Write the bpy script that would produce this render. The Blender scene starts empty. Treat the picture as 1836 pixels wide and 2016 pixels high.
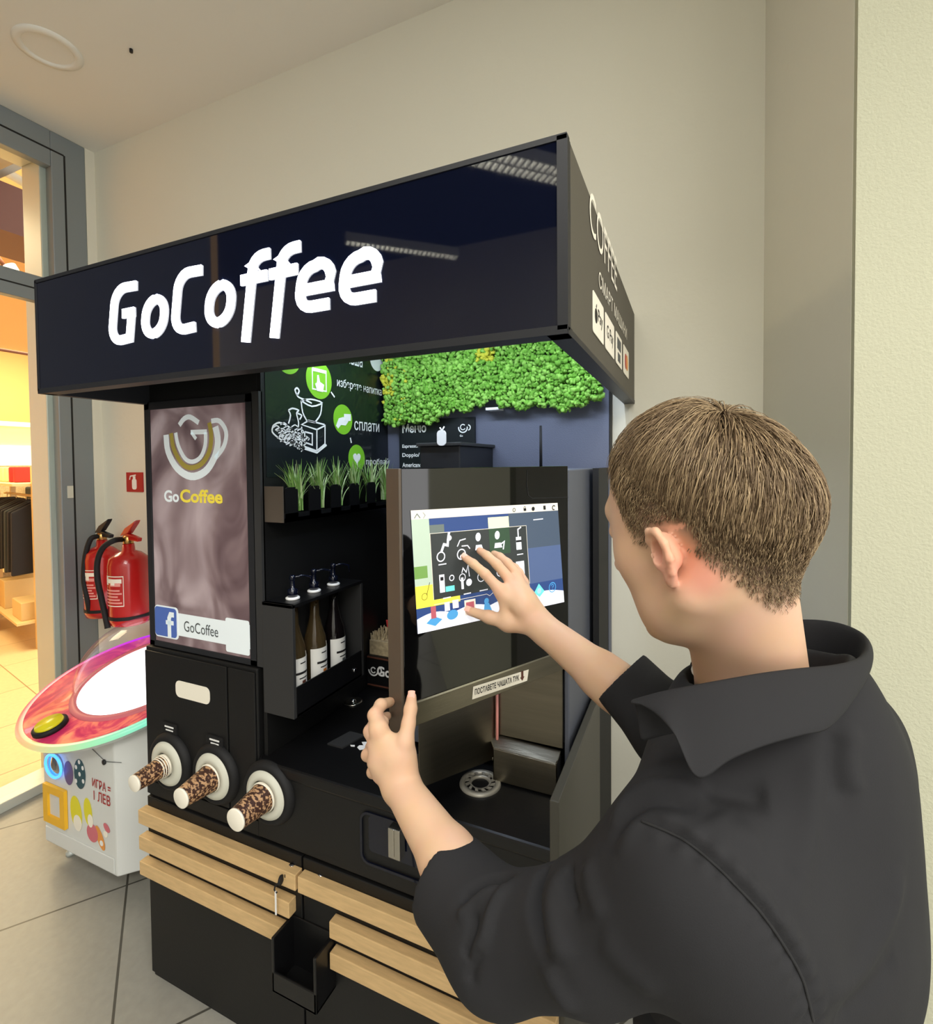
import bpy, math, random
import numpy as np
from mathutils import Vector, Matrix
random.seed(7); np.random.seed(7)
S = bpy.context.scene
COL = S.collection
PI = math.pi
# ---------------------------------------------------------------- camera
FPX, X0, Y0, EYE = 987.3, 918.0, 940.0, 1.52
YAW, PITCH, ROLL = [math.radians(a) for a in (23.976, 1.55, -0.53)]
CF = np.array([-math.sin(YAW)*math.cos(PITCH), math.cos(YAW)*math.cos(PITCH), -math.sin(PITCH)])
_r0 = np.array([math.cos(YAW), math.sin(YAW), 0.0]); _u0 = np.cross(_r0, CF)
CR = math.cos(ROLL)*_r0 + math.sin(ROLL)*_u0
CU = -math.sin(ROLL)*_r0 + math.cos(ROLL)*_u0
CC = np.array([0.0, 0.0, EYE])
cam_d = bpy.data.cameras.new('camera'); cam = bpy.data.objects.new('camera', cam_d); COL.objects.link(cam)
cam.matrix_world = Matrix(((CR[0], CU[0], -CF[0], CC[0]), (CR[1], CU[1], -CF[1], CC[1]), (CR[2], CU[2], -CF[2], CC[2]), (0, 0, 0, 1)))
cam_d.sensor_fit = 'VERTICAL'; cam_d.sensor_height = 24.0; cam_d.lens = FPX/2016*24.0
cam_d.shift_y = -(1008-Y0)/2016.0; cam_d.shift_x = 0.0
cam_d.clip_start = 0.02; cam_d.clip_end = 60
S.camera = cam
# ---------------------------------------------------------------- exposure, world
S.view_settings.view_transform = 'Standard'; S.view_settings.look = 'None'
S.view_settings.exposure = 0.12; S.view_settings.gamma = 1.0; S.view_settings.use_curve_mapping = False
W = bpy.data.worlds.new('ambient_fill'); S.world = W; W.use_nodes = True
W.node_tree.nodes['Background'].inputs[0].default_value = (1.0, 0.99, 0.98, 1)
W.node_tree.nodes['Background'].inputs[1].default_value = 2.6  # even ambient fill added to lift the room through its open right side

def area_lamp(name, loc, size, power, color, rot=(0, 0, 0), sizey=None, spread=180):
    d = bpy.data.lights.new(name, 'AREA'); d.energy = power; d.color = color; d.size = size
    if sizey: d.shape = 'RECTANGLE'; d.size_y = sizey
    d.spread = math.radians(spread)
    o = bpy.data.objects.new(name, d); o.location = loc; o.rotation_euler = rot; COL.objects.link(o)
    return o
# unseen fill lights added above and behind the camera to brighten walls and pillar
area_lamp('fill_light', (1.5, -.45, 3.10), 1.2, 42, (1.0, .955, .86), (0, 0, 0), .6)
area_lamp('fill_light', (-.4, -.60, 3.10), 1.4, 22, (1.0, .975, .92), (0, 0, 0), .6)
area_lamp('hall_fill_light', (1.2, -3.1, 4.2), 2.0, 130, (1.0, .97, .90), (0, 0, 0), 1.0)  # added fill without a fixture, brightens the hall and its far wall
# warm shop lamps behind the glass
area_lamp('shop_lamp_light', (-5.2, 1.6, 3.3), 1.6, 150, (1.0, .80, .50))
area_lamp('shop_lamp_light', (-7.2, 3.6, 3.3), 1.6, 170, (1.0, .80, .50))
area_lamp('shop_lamp_light', (-4.2, 3.4, 3.3), 1.2, 80, (1.0, .80, .50))
# LED strip tucked under the kiosk roof
area_lamp('kiosk_strip_light', (-.205, 1.14, 1.94), .02, 2.2, (.72, .83, 1.0), (0, 0, 0), .75)
area_lamp('kiosk_strip_light', (-.65, 1.14, 1.945), .84, 4.6, (.72, .83, 1.0), (math.radians(28), 0, 0), .03)

# ---------------------------------------------------------------- maths helpers
def ray(x, y): return CF + (x-X0)/FPX*CR - (y-Y0)/FPX*CU
def onX(x, y, X): d = ray(x, y); return CC + d*(X/d[0])
def onY(x, y, Y): d = ray(x, y); return CC + d*(Y/d[1])
def onZ(x, y, Z): d = ray(x, y); return CC + d*((Z-EYE)/d[2])
def atD(x, y, D): return CC + ray(x, y)*D
def onP(x, y, p0, n): d = ray(x, y); return CC + d*(np.dot(np.array(p0)-CC, n)/np.dot(d, n))
def unit(v): v = np.array(v, float); return v/np.linalg.norm(v)

# ---------------------------------------------------------------- materials
def srgb(c):
    return tuple(((v/255)/12.92 if v/255 <= .04045 else ((v/255+.055)/1.055)**2.4) for v in c)
def mat(name, rgb, rough=.5, metal=0.0, emit=None, es=0.0, spec=.5, noise=0.0, nscale=20.0, bump=0.0, bscale=60.0, coat=0.0, trans=0.0, ior=1.45, sss=0.0, aniso=None):
    m = bpy.data.materials.new(name); m.use_nodes = True
    nt = m.node_tree; b = nt.nodes['Principled BSDF']
    c = (*srgb(rgb), 1)
    b.inputs['Base Color'].default_value = c
    b.inputs['Roughness'].default_value = rough
    b.inputs['Metallic'].default_value = metal
    b.inputs['Specular IOR Level'].default_value = spec
    b.inputs['Coat Weight'].default_value = coat
    b.inputs['Transmission Weight'].default_value = trans
    b.inputs['IOR'].default_value = ior
    if sss:
        b.inputs['Subsurface Weight'].default_value = sss
        b.inputs['Subsurface Radius'].default_value = (.012, .005, .003); b.inputs['Subsurface Scale'].default_value = 1.0
    if emit is not None:
        b.inputs['Emission Color'].default_value = (*srgb(emit), 1); b.inputs['Emission Strength'].default_value = es
    if noise or bump:
        tc = nt.nodes.new('ShaderNodeTexCoord')
        mp = nt.nodes.new('ShaderNodeMapping'); nt.links.new(tc.outputs['Object'], mp.inputs[0])
        if aniso: mp.inputs['Scale'].default_value = aniso
    if noise:
        n = nt.nodes.new('ShaderNodeTexNoise'); n.inputs['Scale'].default_value = nscale; n.inputs['Detail'].default_value = 5
        nt.links.new(mp.outputs[0], n.inputs['Vector'])
        r = nt.nodes.new('ShaderNodeMapRange'); r.inputs['To Min'].default_value = 1-noise; r.inputs['To Max'].default_value = 1+noise
        r.inputs['From Min'].default_value = .3; r.inputs['From Max'].default_value = .7
        nt.links.new(n.outputs['Fac'], r.inputs['Value'])
        mx = nt.nodes.new('ShaderNodeVectorMath'); mx.operation = 'SCALE'; mx.inputs[0].default_value = c[:3]
        nt.links.new(r.outputs[0], mx.inputs['Scale']); nt.links.new(mx.outputs[0], b.inputs['Base Color'])
    if bump:
        n2 = nt.nodes.new('ShaderNodeTexNoise'); n2.inputs['Scale'].default_value = bscale; n2.inputs['Detail'].default_value = 4
        nt.links.new(mp.outputs[0], n2.inputs['Vector'])
        bp = nt.nodes.new('ShaderNodeBump'); bp.inputs['Strength'].default_value = bump; bp.inputs['Distance'].default_value = .01
        nt.links.new(n2.outputs['Fac'], bp.inputs['Height']); nt.links.new(bp.outputs[0], b.inputs['Normal'])
    return m
def clear_mat(name, tint=(1, 1, 1), gloss=.08, rough=.02):
    m = bpy.data.materials.new(name); m.use_nodes = True; nt = m.node_tree; nt.nodes.clear()
    o = nt.nodes.new('ShaderNodeOutputMaterial'); t = nt.nodes.new('ShaderNodeBsdfTransparent'); t.inputs[0].default_value = (*tint, 1)
    g = nt.nodes.new('ShaderNodeBsdfGlossy'); g.inputs['Roughness'].default_value = rough
    lw = nt.nodes.new('ShaderNodeLayerWeight'); lw.inputs[0].default_value = .35
    mr = nt.nodes.new('ShaderNodeMapRange'); mr.inputs['To Min'].default_value = gloss; mr.inputs['To Max'].default_value = .7
    nt.links.new(lw.outputs['Facing'], mr.inputs[0])
    p = nt.nodes.new('ShaderNodeMath'); p.operation = 'POWER'; p.inputs[1].default_value = 2.6
    nt.links.new(mr.outputs[0], p.inputs[0])
    x = nt.nodes.new('ShaderNodeMixShader'); nt.links.new(p.outputs[0], x.inputs[0]); nt.links.new(t.outputs[0], x.inputs[1]); nt.links.new(g.outputs[0], x.inputs[2])
    nt.links.new(x.outputs[0], o.inputs[0]); return m

# ---------------------------------------------------------------- mesh builder
class MB:
    def __init__(s): s.v = []; s.f = []; s.m = []; s.sm = []
    def add(s, vs, fs, mi=0, smooth=False):
        k = len(s.v); s.v += [tuple(float(c) for c in p) for p in vs]
        for f in fs: s.f.append(tuple(i+k for i in f)); s.m.append(mi); s.sm.append(smooth)
        return s
    def box(s, x0, x1, y0, y1, z0, z1, mi=0):
        x0, x1 = min(x0, x1), max(x0, x1); y0, y1 = min(y0, y1), max(y0, y1); z0, z1 = min(z0, z1), max(z0, z1)
        vs = [(x, y, z) for x in (x0, x1) for y in (y0, y1) for z in (z0, z1)]
        return s.add(vs, [(0, 1, 3, 2), (4, 6, 7, 5), (0, 4, 5, 1), (2, 3, 7, 6), (0, 2, 6, 4), (1, 5, 7, 3)], mi)
    def obox(s, o, a, b, c, mi=0):           # box from corner o with edge vectors a,b,c
        o, a, b, c = [np.array(q, float) for q in (o, a, b, c)]
        if np.dot(np.cross(a, b), c) < 0: a, b = b, a
        vs = [o + i*a + j*b + k*c for i in (0, 1) for j in (0, 1) for k in (0, 1)]
        return s.add(vs, [(0, 1, 3, 2), (4, 6, 7, 5), (0, 4, 5, 1), (2, 3, 7, 6), (0, 2, 6, 4), (1, 5, 7, 3)], mi)
    def ring_frame(s, axis):
        a = unit(axis); t = np.array([0, 0, 1.0]) if abs(a[2]) < .9 else np.array([1.0, 0, 0])
        u = unit(np.cross(t, a)); return u, np.cross(a, u)
    def lathe(s, prof, c, axis=(0, 0, 1), n=32, mi=0, smooth=True, cap=True, sx=1, sy=1):
        u, w = s.ring_frame(axis); a = unit(axis); c = np.array(c, float); vs = []
        for r, h in prof:
            for i in range(n):
                t = 2*PI*i/n; vs.append(c + a*h + u*r*math.cos(t)*sx + w*r*math.sin(t)*sy)
        fs = []
        for j in range(len(prof)-1):
            for i in range(n):
                i2 = (i+1) % n; fs.append((j*n+i, j*n+i2, (j+1)*n+i2, (j+1)*n+i))
        s.add(vs, fs, mi, smooth)
        if cap:
            k = len(s.v)-len(vs)
            if prof[0][0] > 1e-5: s.f.append(tuple(k+i for i in range(n))[::-1]); s.m.append(mi); s.sm.append(False)
            if prof[-1][0] > 1e-5: s.f.append(tuple(k+(len(prof)-1)*n+i for i in range(n))); s.m.append(mi); s.sm.append(False)
        return s
    def cyl(s, a, b, r, r2=None, n=20, mi=0, smooth=True):
        a = np.array(a, float); b = np.array(b, float); r2 = r if r2 is None else r2
        return s.lathe([(r, 0), (r2, np.linalg.norm(b-a))], a, b-a, n, mi, smooth)
    def tube(s, pts, r, n=8, mi=0, rr=None):
        pts = [np.array(p, float) for p in pts]; vs = []; N = len(pts)
        u = None
        for i, p in enumerate(pts):
            t = unit(pts[min(i+1, N-1)]-pts[max(i-1, 0)])
            if u is None:
                u, w = s.ring_frame(t)
            else:
                u = unit(u - t*np.dot(u, t)); w = np.cross(t, u)
            q = rr[i] if rr is not None else r
            for k in range(n):
                a = 2*PI*k/n; vs.append(p + q*(u*math.cos(a)+w*math.sin(a)))
        fs = [(i*n+k, i*n+(k+1) % n, (i+1)*n+(k+1) % n, (i+1)*n+k) for i in range(N-1) for k in range(n)]
        fs += [tuple(range(n))[::-1], tuple((N-1)*n+k for k in range(n))]
        return s.add(vs, fs, mi, True)
    def prism(s, pts, d, mi=0):               # closed 3-D polygon extruded by vector d
        pts = [np.array(p, float) for p in pts]; d = np.array(d, float); n = len(pts)
        vs = pts + [p+d for p in pts]
        fs = [tuple(range(n))[::-1], tuple(range(n, 2*n))] + [(i, (i+1) % n, n+(i+1) % n, n+i) for i in range(n)]
        return s.add(vs, fs, mi)
    def poly(s, pts, mi=0): return s.add(pts, [tuple(range(len(pts)))], mi)
    def ribbon(s, pts, w, O, xd, yd, nd, th, mi=0, closed=False):   # flat stroke of width w through 2-D points
        P = [np.array(p, float) for p in pts]; N = len(P); L = []; R = []
        O, xd, yd, nd = [np.array(q, float) for q in (O, xd, yd, nd)]
        for i in range(N):
            a = P[i]-P[i-1] if (i > 0 or closed) else P[1]-P[0]
            b = P[(i+1) % N]-P[i] if (i < N-1 or closed) else P[-1]-P[-2]
            a = a/(np.linalg.norm(a)+1e-9); b = b/(np.linalg.norm(b)+1e-9)
            n1 = np.array([-a[1], a[0]]); n2 = np.array([-b[1], b[0]]); m = n1+n2; m = m/(np.linalg.norm(m)+1e-9)
            k = w/2/max(.5, float(np.dot(m, n1)))
            L.append(P[i]+m*k); R.append(P[i]-m*k)
        to = lambda q, h: O+xd*q[0]+yd*q[1]+nd*h
        vs = [to(q, 0) for q in L]+[to(q, 0) for q in R]+[to(q, th) for q in L]+[to(q, th) for q in R]
        fs = []; rng = range(N if closed else N-1)
        for i in rng:
            j = (i+1) % N
            fs += [(2*N+i, 3*N+i, 3*N+j, 2*N+j), (i, j, N+j, N+i), (i, 2*N+i, 2*N+j, j), (N+i, N+j, 3*N+j, 3*N+i)]
        if not closed: fs += [(0, N, 3*N, 2*N), (N-1, 3*N-1, 4*N-1, 2*N-1)]
        return s.add(vs, fs, mi)
    def build(s, name, mats, parent=None, bevel=0, smooth=None):
        me = bpy.data.meshes.new(name); me.from_pydata(s.v, [], s.f)
        if not isinstance(mats, (list, tuple)): mats = [mats]
        for m in mats: me.materials.append(m)
        me.polygons.foreach_set('material_index', s.m)
        me.polygons.foreach_set('use_smooth', [bool(x) if smooth is None else smooth for x in s.sm])
        me.validate(); me.update()
        o = bpy.data.objects.new(name, me); COL.objects.link(o)
        if bevel:
            b = o.modifiers.new('bevel', 'BEVEL'); b.width = bevel; b.segments = 2; b.limit_method = 'ANGLE'; b.angle_limit = .6
        if parent is not None: attach(o, parent)
        return o
def world_of(o):
    m = Matrix.Translation(o.location)
    return (world_of(o.parent) @ o.matrix_parent_inverse @ m) if o.parent else m
def attach(o, p): o.parent = p; o.matrix_parent_inverse = world_of(p).inverted()
def tag(o, label, cat, group=None, kind=None):
    o['label'] = label
    if cat: o['category'] = cat
    if group: o['group'] = group
    if kind: o['kind'] = kind
    return o
def thing(name, label, cat, loc, group=None):
    o = bpy.data.objects.new(name, None); o.location = [float(c) for c in loc]; o.empty_display_size = .05; COL.objects.link(o)
    return tag(o, label, cat, group)
def structure(o, label=None):
    o['kind'] = 'structure'
    if label: o['label'] = label
    return o
def kids(o): return [c for c in COL.objects if c.parent == o]
def copy_tree(o, parent=None, loc=None):
    c = o.copy(); COL.objects.link(c)
    if parent is not None: c.parent = parent
    if loc is not None: c.location = [float(q) for q in loc]
    for ch in kids(o): copy_tree(ch, c)
    return c
_FONTB = None
def text(name, body, O, xd, yd, w, h, m, parent, th=.0006, bold=0.0, shear=0.0, keep=False):
    """lettering laid on a plane: lower-left corner O, directions xd, yd, overall width w and height h"""
    cu = bpy.data.curves.new(name, 'FONT'); cu.body = body; cu.shear = shear; cu.offset = bold; cu.resolution_u = 4
    t = bpy.data.objects.new(name, cu); COL.objects.link(t)
    dg = bpy.context.evaluated_depsgraph_get(); dg.update()
    me = bpy.data.meshes.new_from_object(t.evaluated_get(dg)); bpy.data.objects.remove(t)
    n = len(me.vertices); co = np.zeros(n*3); me.vertices.foreach_get('co', co); co = co.reshape(-1, 3)
    mn = co.min(0); mx = co.max(0); sz = np.maximum(mx-mn, 1e-6)
    u = (co[:, 0]-mn[0])/sz[0]*w; v = (co[:, 1]-mn[1])/sz[1]*h
    xd = unit(xd); yd = unit(yd); nd = np.cross(xd, yd)
    P = np.array(O, float)+u[:, None]*xd+v[:, None]*yd+nd*th
    me.vertices.foreach_set('co', P.ravel()); me.materials.clear(); me.materials.append(m); me.update()
    o = bpy.data.objects.new(name, me); COL.objects.link(o)
    if parent is not None: attach(o, parent)
    return o
def text_geo(mb, body, O, xd, yd, w, h, mi, th=.0006, bold=0.0, shear=0.0):
    """same lettering, merged into a mesh builder"""
    o = text('lettering', body, O, xd, yd, w, h, M['white_print'], None, th, bold, shear)
    me = o.data; mb.add([v.co[:] for v in me.vertices], [tuple(p.vertices) for p in me.polygons], mi)
    bpy.data.objects.remove(o); bpy.data.meshes.remove(me)
def arc(cx, cy, r, a0, a1, n=16, ry=None):
    ry = r if ry is None else ry
    return [(cx+r*math.cos(math.radians(a0+(a1-a0)*i/n)), cy+ry*math.sin(math.radians(a0+(a1-a0)*i/n))) for i in range(n+1)]
def rrect(x0, x1, y0, y1, r, n=5):
    return arc(x1-r, y1-r, r, 0, 90, n)+arc(x0+r, y1-r, r, 90, 180, n)+arc(x0+r, y0+r, r, 180, 270, n)+arc(x1-r, y0+r, r, 270, 360, n)
def flat2d(mb, pts, O, xd, yd, nd, h0, th, mi=0):
    O, xd, yd, nd = [np.array(q, float) for q in (O, xd, yd, nd)]
    return mb.prism([O+xd*p[0]+yd*p[1]+nd*h0 for p in pts], nd*th, mi)

XD, YD, ZD = np.eye(3)
M = {}
def defmats():
    A = lambda k, *a, **kw: M.__setitem__(k, mat(k, *a, **kw))
    A('wall_paint', (222, 219, 203), .9, bump=.12, bscale=25)
    A('ceiling_paint', (232, 230, 220), .95, bump=.05, bscale=30)
    A('pillar_plaster', (186, 186, 163), .95, bump=.22, bscale=220)
    A('dark_metal', (32, 33, 36), .45, spec=.4)
    A('kiosk_black', (14, 14, 14), .5, noise=.12, nscale=6, bump=.04, bscale=250)
    A('kiosk_edge', (46, 46, 46), .5)
    A('gloss_black', (9, 13, 29), .03, spec=.5, coat=.3)  # navy tint paints the sign letters' glow into the acrylic's base colour
    A('side_vinyl', (82, 78, 68), .6)
    A('back_panel', (92, 97, 114), .55, bump=.15, bscale=300)
    A('cheek_grey', (72, 70, 62), .5)
    A('counter_black', (14, 14, 15), .35, bump=.02, bscale=150)
    A('oak', (205, 172, 122), .5, noise=.10, nscale=9, bump=.06, bscale=30, aniso=(2, 12, 12))
    A('sign_white', (255, 255, 255), .5, emit=(245, 248, 255), es=7.0)
    A('white_print', (235, 235, 232), .6)
    A('glow_print', (235, 238, 235), .6)
    A('grey_print', (80, 84, 84), .6)
    A('black_print', (22, 20, 20), .6)
    A('green_print', (122, 190, 40), .6)
    A('olive_print', (150, 135, 60), .5, emit=(160, 142, 60), es=.25)
    A('yellow_print', (225, 205, 70), .5, emit=(225, 205, 70), es=.25)
    A('silver_print', (205, 212, 212), .4, emit=(205, 212, 212), es=.35)
    A('blue_print', (70, 95, 160), .5, emit=(70, 95, 160), es=.25)
    A('steel', (128, 122, 108), .33, metal=1.0, noise=.08, nscale=4, bump=.05, bscale=40, aniso=(1, 1, 20))
    A('grille_steel', (160, 156, 144), .4, metal=.35)
    A('steel_bright', (200, 196, 186), .2, metal=1.0)
    A('bronze_edge', (92, 82, 72), .45, metal=.3)
    A('machine_grey', (84, 88, 98), .5, bump=.03, bscale=200)
    A('chrome', (215, 215, 218), .12, metal=1.0)
    A('aluminium', (196, 202, 196), .4, metal=.3)
    A('aluminium_dark', (136, 144, 148), .4, metal=.35)
    A('gasket', (18, 18, 18), .6)
    A('cream_plastic', (205, 205, 190), .45)
    A('rubber', (16, 16, 17), .7)
    A('paper_white', (238, 232, 215), .8)
    A('leaf', (118, 158, 78), .6)
    A('leaf_light', (186, 208, 150), .6)
    A('red_paint', (176, 28, 26), .25, coat=.5)
    A('red_sign', (170, 30, 32), .5)
    A('label_pink', (226, 150, 140), .5)
    A('brass', (190, 150, 90), .3, metal=1.0)
    A('cabinet_white', (214, 216, 212), .45, bump=.02, bscale=80)
    A('floor_wood', (190, 172, 132), .7)
    A('shop_wall', (222, 180, 118), .9)
    A('shop_cream', (240, 214, 160), .8)
    A('shop_light', (255, 245, 200), .8, emit=(255, 240, 190), es=1.4)
    A('shop_wood', (214, 180, 120), .6)
    A('cloth_black', (30, 26, 27), .9)
    A('cloth_grey', (52, 54, 52), .9)
    A('cloth_maroon', (70, 40, 40), .9)
    A('cloth_red', (170, 50, 40), .9)
    A('cloth_green', (70, 110, 40), .9)
    A('cloth_cream', (220, 205, 150), .9)
    A('hall_dark', (26, 28, 34), .8)
    A('hall_wall', (205, 203, 196), .9)
    A('hall_side', (96, 98, 104), .9)
    A('tube_light', (255, 255, 255), .5, emit=(255, 250, 235), es=26.0)
    A('louver', (210, 210, 205), .4)
    A('syrup_amber', (120, 100, 66), .08, trans=.75, coat=.3)
    A('syrup_dark', (16, 12, 12), .08, coat=.5)
    A('bottle_label', (228, 226, 218), .6)
    A('fruit_orange', (190, 110, 40), .6)
    A('fruit_brown', (90, 50, 35), .6)
    A('kraft', (176, 158, 124), .8, noise=.25, nscale=90)
    A('red_soft', (200, 60, 58), .7)
    A('skin', (226, 178, 148), .5, spec=.35, sss=.25, noise=.04, nscale=14)
    A('nail', (232, 178, 160), .3)
    A('shirt_black', (38, 38, 40), .85, spec=.25, bump=.08, bscale=900)
    A('shirt_seam', (30, 30, 31), .9)
    A('undershirt', (225, 220, 205), .9)
    A('trouser', (26, 27, 30), .9)
    A('shoe', (30, 30, 30), .5)
    A('hair', (104, 84, 60), .45, spec=.5)
    A('scalp', (92, 76, 58), .8, noise=.15, nscale=300)
    A('dome_white', (250, 250, 255), .5, emit=(250, 250, 255), es=1.6)
    A('pink_print', (205, 84, 92), .35, noise=.25, nscale=9, coat=.4)
    A('yellow_button', (190, 180, 30), .25, emit=(200, 190, 30), es=.25)
    A('led_blue', (60, 140, 255), .5, emit=(70, 150, 255), es=2.0)
    A('yellow_frame', (235, 180, 40), .4)
    A('teal_print', (40, 80, 90), .5)
    A('purple_print', (110, 90, 130), .5)
    A('orange_print', (226, 150, 70), .5)
    A('rose_print', (206, 110, 120), .5)
    M['window_glass'] = clear_mat('window_glass', (.96, .98, .97), .04)
    M['dome_clear'] = clear_mat('dome_clear', (.97, .96, .99), .06)
    M['screen_glass'] = mat('screen_glass', (6, 6, 7), .04, spec=.5, coat=.6)
defmats()

def cup_mat():
    m = mat('cup_print', (70, 42, 30), .55)
    nt = m.node_tree; b = nt.nodes['Principled BSDF']
    tc = nt.nodes.new('ShaderNodeTexCoord'); mp = nt.nodes.new('ShaderNodeMapping'); mp.inputs['Scale'].default_value = (36, 75, 75)
    mp.inputs['Rotation'].default_value = (0, .5, .4)
    nt.links.new(tc.outputs['Object'], mp.inputs[0]); n = nt.nodes.new('ShaderNodeTexNoise'); n.inputs['Scale'].default_value = 2.2; n.inputs['Detail'].default_value = 3
    nt.links.new(mp.outputs[0], n.inputs['Vector'])
    r = nt.nodes.new('ShaderNodeValToRGB'); r.color_ramp.elements[0].position = .5; r.color_ramp.elements[0].color = (*srgb((62, 36, 26)), 1)
    r.color_ramp.elements[1].position = .56; r.color_ramp.elements[1].color = (*srgb((190, 150, 110)), 1)
    nt.links.new(n.outputs['Fac'], r.inputs[0]); nt.links.new(r.outputs[0], b.inputs['Base Color']); return m
M['cup_print'] = cup_mat()
def tile_mat(name, c1, c2, gc, rot, size, rough=.35):
    m = mat(name, c1, rough); nt = m.node_tree; b = nt.nodes['Principled BSDF']
    tc = nt.nodes.new('ShaderNodeTexCoord'); mp = nt.nodes.new('ShaderNodeMapping'); mp.inputs['Rotation'].default_value = (0, 0, rot); mp.inputs['Location'].default_value = (.31, .17, 0)
    nt.links.new(tc.outputs['Object'], mp.inputs[0])
    br = nt.nodes.new('ShaderNodeTexBrick'); br.offset = 0.0; br.inputs['Scale'].default_value = 1/size; br.inputs['Mortar Size'].default_value = .006
    br.inputs['Brick Width'].default_value = 1.0; br.inputs['Row Height'].default_value = 1.0
    br.inputs['Color1'].default_value = (*srgb(c1), 1); br.inputs['Color2'].default_value = (*srgb(c2), 1); br.inputs['Mortar'].default_value = (*srgb(gc), 1)
    nt.links.new(mp.outputs[0], br.inputs['Vector'])
    n = nt.nodes.new('ShaderNodeTexNoise'); n.inputs['Scale'].default_value = 40; n.inputs['Detail'].default_value = 6; nt.links.new(mp.outputs[0], n.inputs['Vector'])
    r = nt.nodes.new('ShaderNodeMapRange'); r.inputs['To Min'].default_value = .86; r.inputs['To Max'].default_value = 1.12; nt.links.new(n.outputs['Fac'], r.inputs[0])
    mx = nt.nodes.new('ShaderNodeVectorMath'); mx.operation = 'SCALE'; nt.links.new(br.outputs['Color'], mx.inputs[0]); nt.links.new(r.outputs[0], mx.inputs['Scale'])
    nt.links.new(mx.outputs[0], b.inputs['Base Color']); return m
M['floor_tile'] = tile_mat('floor_tile', (156, 154, 145), (148, 146, 137), (76, 74, 67), .62, .62, .4)
M['shop_tile'] = tile_mat('shop_tile', (214, 186, 138), (208, 180, 132), (150, 122, 84), .2, .6, .35)
# ================================================================ SETTING
YW, ZC, XG = 1.62, 3.13, -2.79
structure(MB().box(-2.79, 5, -.9, YW, -.05, 0).box(-9, 5, -4.5, -.9, -.05, 0).build('floor', M['floor_tile']), 'grey stone tile floor')
structure(MB().box(-9, -2.79, -.9, 6.5, -.05, 0).build('floor_shop', M['shop_tile']), 'warm beige tile floor of the shop')
structure(MB().box(-2.9, .19, YW, YW+.1, 0, 3.5).build('wall_back', M['wall_paint']), 'plain cream back wall')
structure(MB().box(-2.79, 5, -.9, YW, ZC, ZC+.06).build('ceiling', M['ceiling_paint']), 'plain cream ceiling')
structure(MB().box(-2.79, 5, -.94, -.9, ZC, 4.3).build('trim_1', M['ceiling_paint']))
structure(MB().box(-9, 1.6, -4.5, -.9, 4.3, 4.36).build('ceiling_hall', M['hall_dark']), 'dark hall ceiling')
structure(MB().box(-9, 5, -4.6, -4.5, 0, 4.3).build('wall_front', M['hall_wall']))
# recess beside the kiosk, then the rough plastered pillar at the right
mb = MB(); mb.prism([(.187, 1.62, 0), (.273, 1.15, 0), (.36, 1.15, 0), (.36, 1.62, 0)], (0, 0, 3.5))
structure(mb.build('wall_recess', M['wall_paint']))
structure(MB().box(.274, 3.2, 1.13, 1.62, 0, 3.5).build('wall_right', M['pillar_plaster']), 'rough cream plastered wall')
# strip of wall between window frame and back wall, wall further along the left
structure(MB().box(-2.95, XG, 1.575, 1.62, 0, 3.5).build('trim_2', M['wall_paint']))
structure(MB().box(-2.95, XG, -.9, .75, 0, 4.3).build('wall_left', M['hall_side']))
structure(MB().box(-2.95, XG, .75, 1.62, 3.13, 4.3).build('trim_3', M['wall_paint']))
# glazed shop front
w1 = structure(thing('window_1', 'aluminium framed shop window with a view of clothes racks', None, (XG-.05, 1.2, 0)))
mb = MB()
mb.box(XG-.05, XG, 1.425, 1.575, .04, 3.13)            # right stile
mb.box(XG-.05, XG, 0.75, 1.425, 2.96, 3.13)            # head
mb.box(XG-.05, XG, 0.75, 1.425, 2.30, 2.42)            # transom
mb.build('window_frame', M['aluminium_dark'], w1, .004)
mb = MB(); mb.box(XG-.055, XG+.001, 1.478, 1.486, .04, 3.04); mb.box(XG-.055, XG+.001, 0.75, 1.48, 3.035, 3.043)
mb.box(XG-.055, XG+.001, 0.75, 1.425, 2.354, 2.361)
mb.build('gasket', M['gasket'], w1)
mb = MB(); mb.box(XG-.2, XG-.05, 1.40, 1.50, 0, 3.05); mb.box(XG-.2, XG-.05, 0.75, 1.4, 2.99, 3.05)
mb.build('window_jamb', M['aluminium'], w1, .004)
mb = MB(); mb.box(XG-.12, XG+.03, 0.75, 1.575, 0, .045); mb.build('window_sill', M['aluminium'], w1, .004)
MB().box(XG-.03, XG-.022, 0.75, 1.43, .045, 2.96).build('window_glass', M['window_glass'], w1)
tag(MB().box(XG+.001, XG+.006, 1.45, 1.475, 1.37, 1.43).build('door_sticker', M['cream_plastic']), 'small pale sticker on the aluminium window frame', 'sticker')

# ---- ceiling details
c = onZ(95, 95, ZC); mb = MB()
mb.lathe([(.108, 0), (.108, -.004), (.085, -.010), (.078, -.002), (.078, 0)], (c[0], c[1], ZC), n=48, cap=False)
sp = mb.build('ceiling_speaker', M['ceiling_paint']); tag(sp, 'round cream cover flush in the ceiling near the shop window', 'ceiling fitting')
MB().lathe([(.078, -.0015), (.001, -.0015)], (c[0], c[1], ZC), n=40, cap=False).build('grille', M['ceiling_paint'], sp)
c = onZ(258, 97, ZC); tag(MB().lathe([(.006, -.012), (.006, 0)], (c[0], c[1], ZC), n=12).build('ceiling_hook', M['black_print']), 'tiny dark stub in the ceiling', 'hook')

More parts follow.
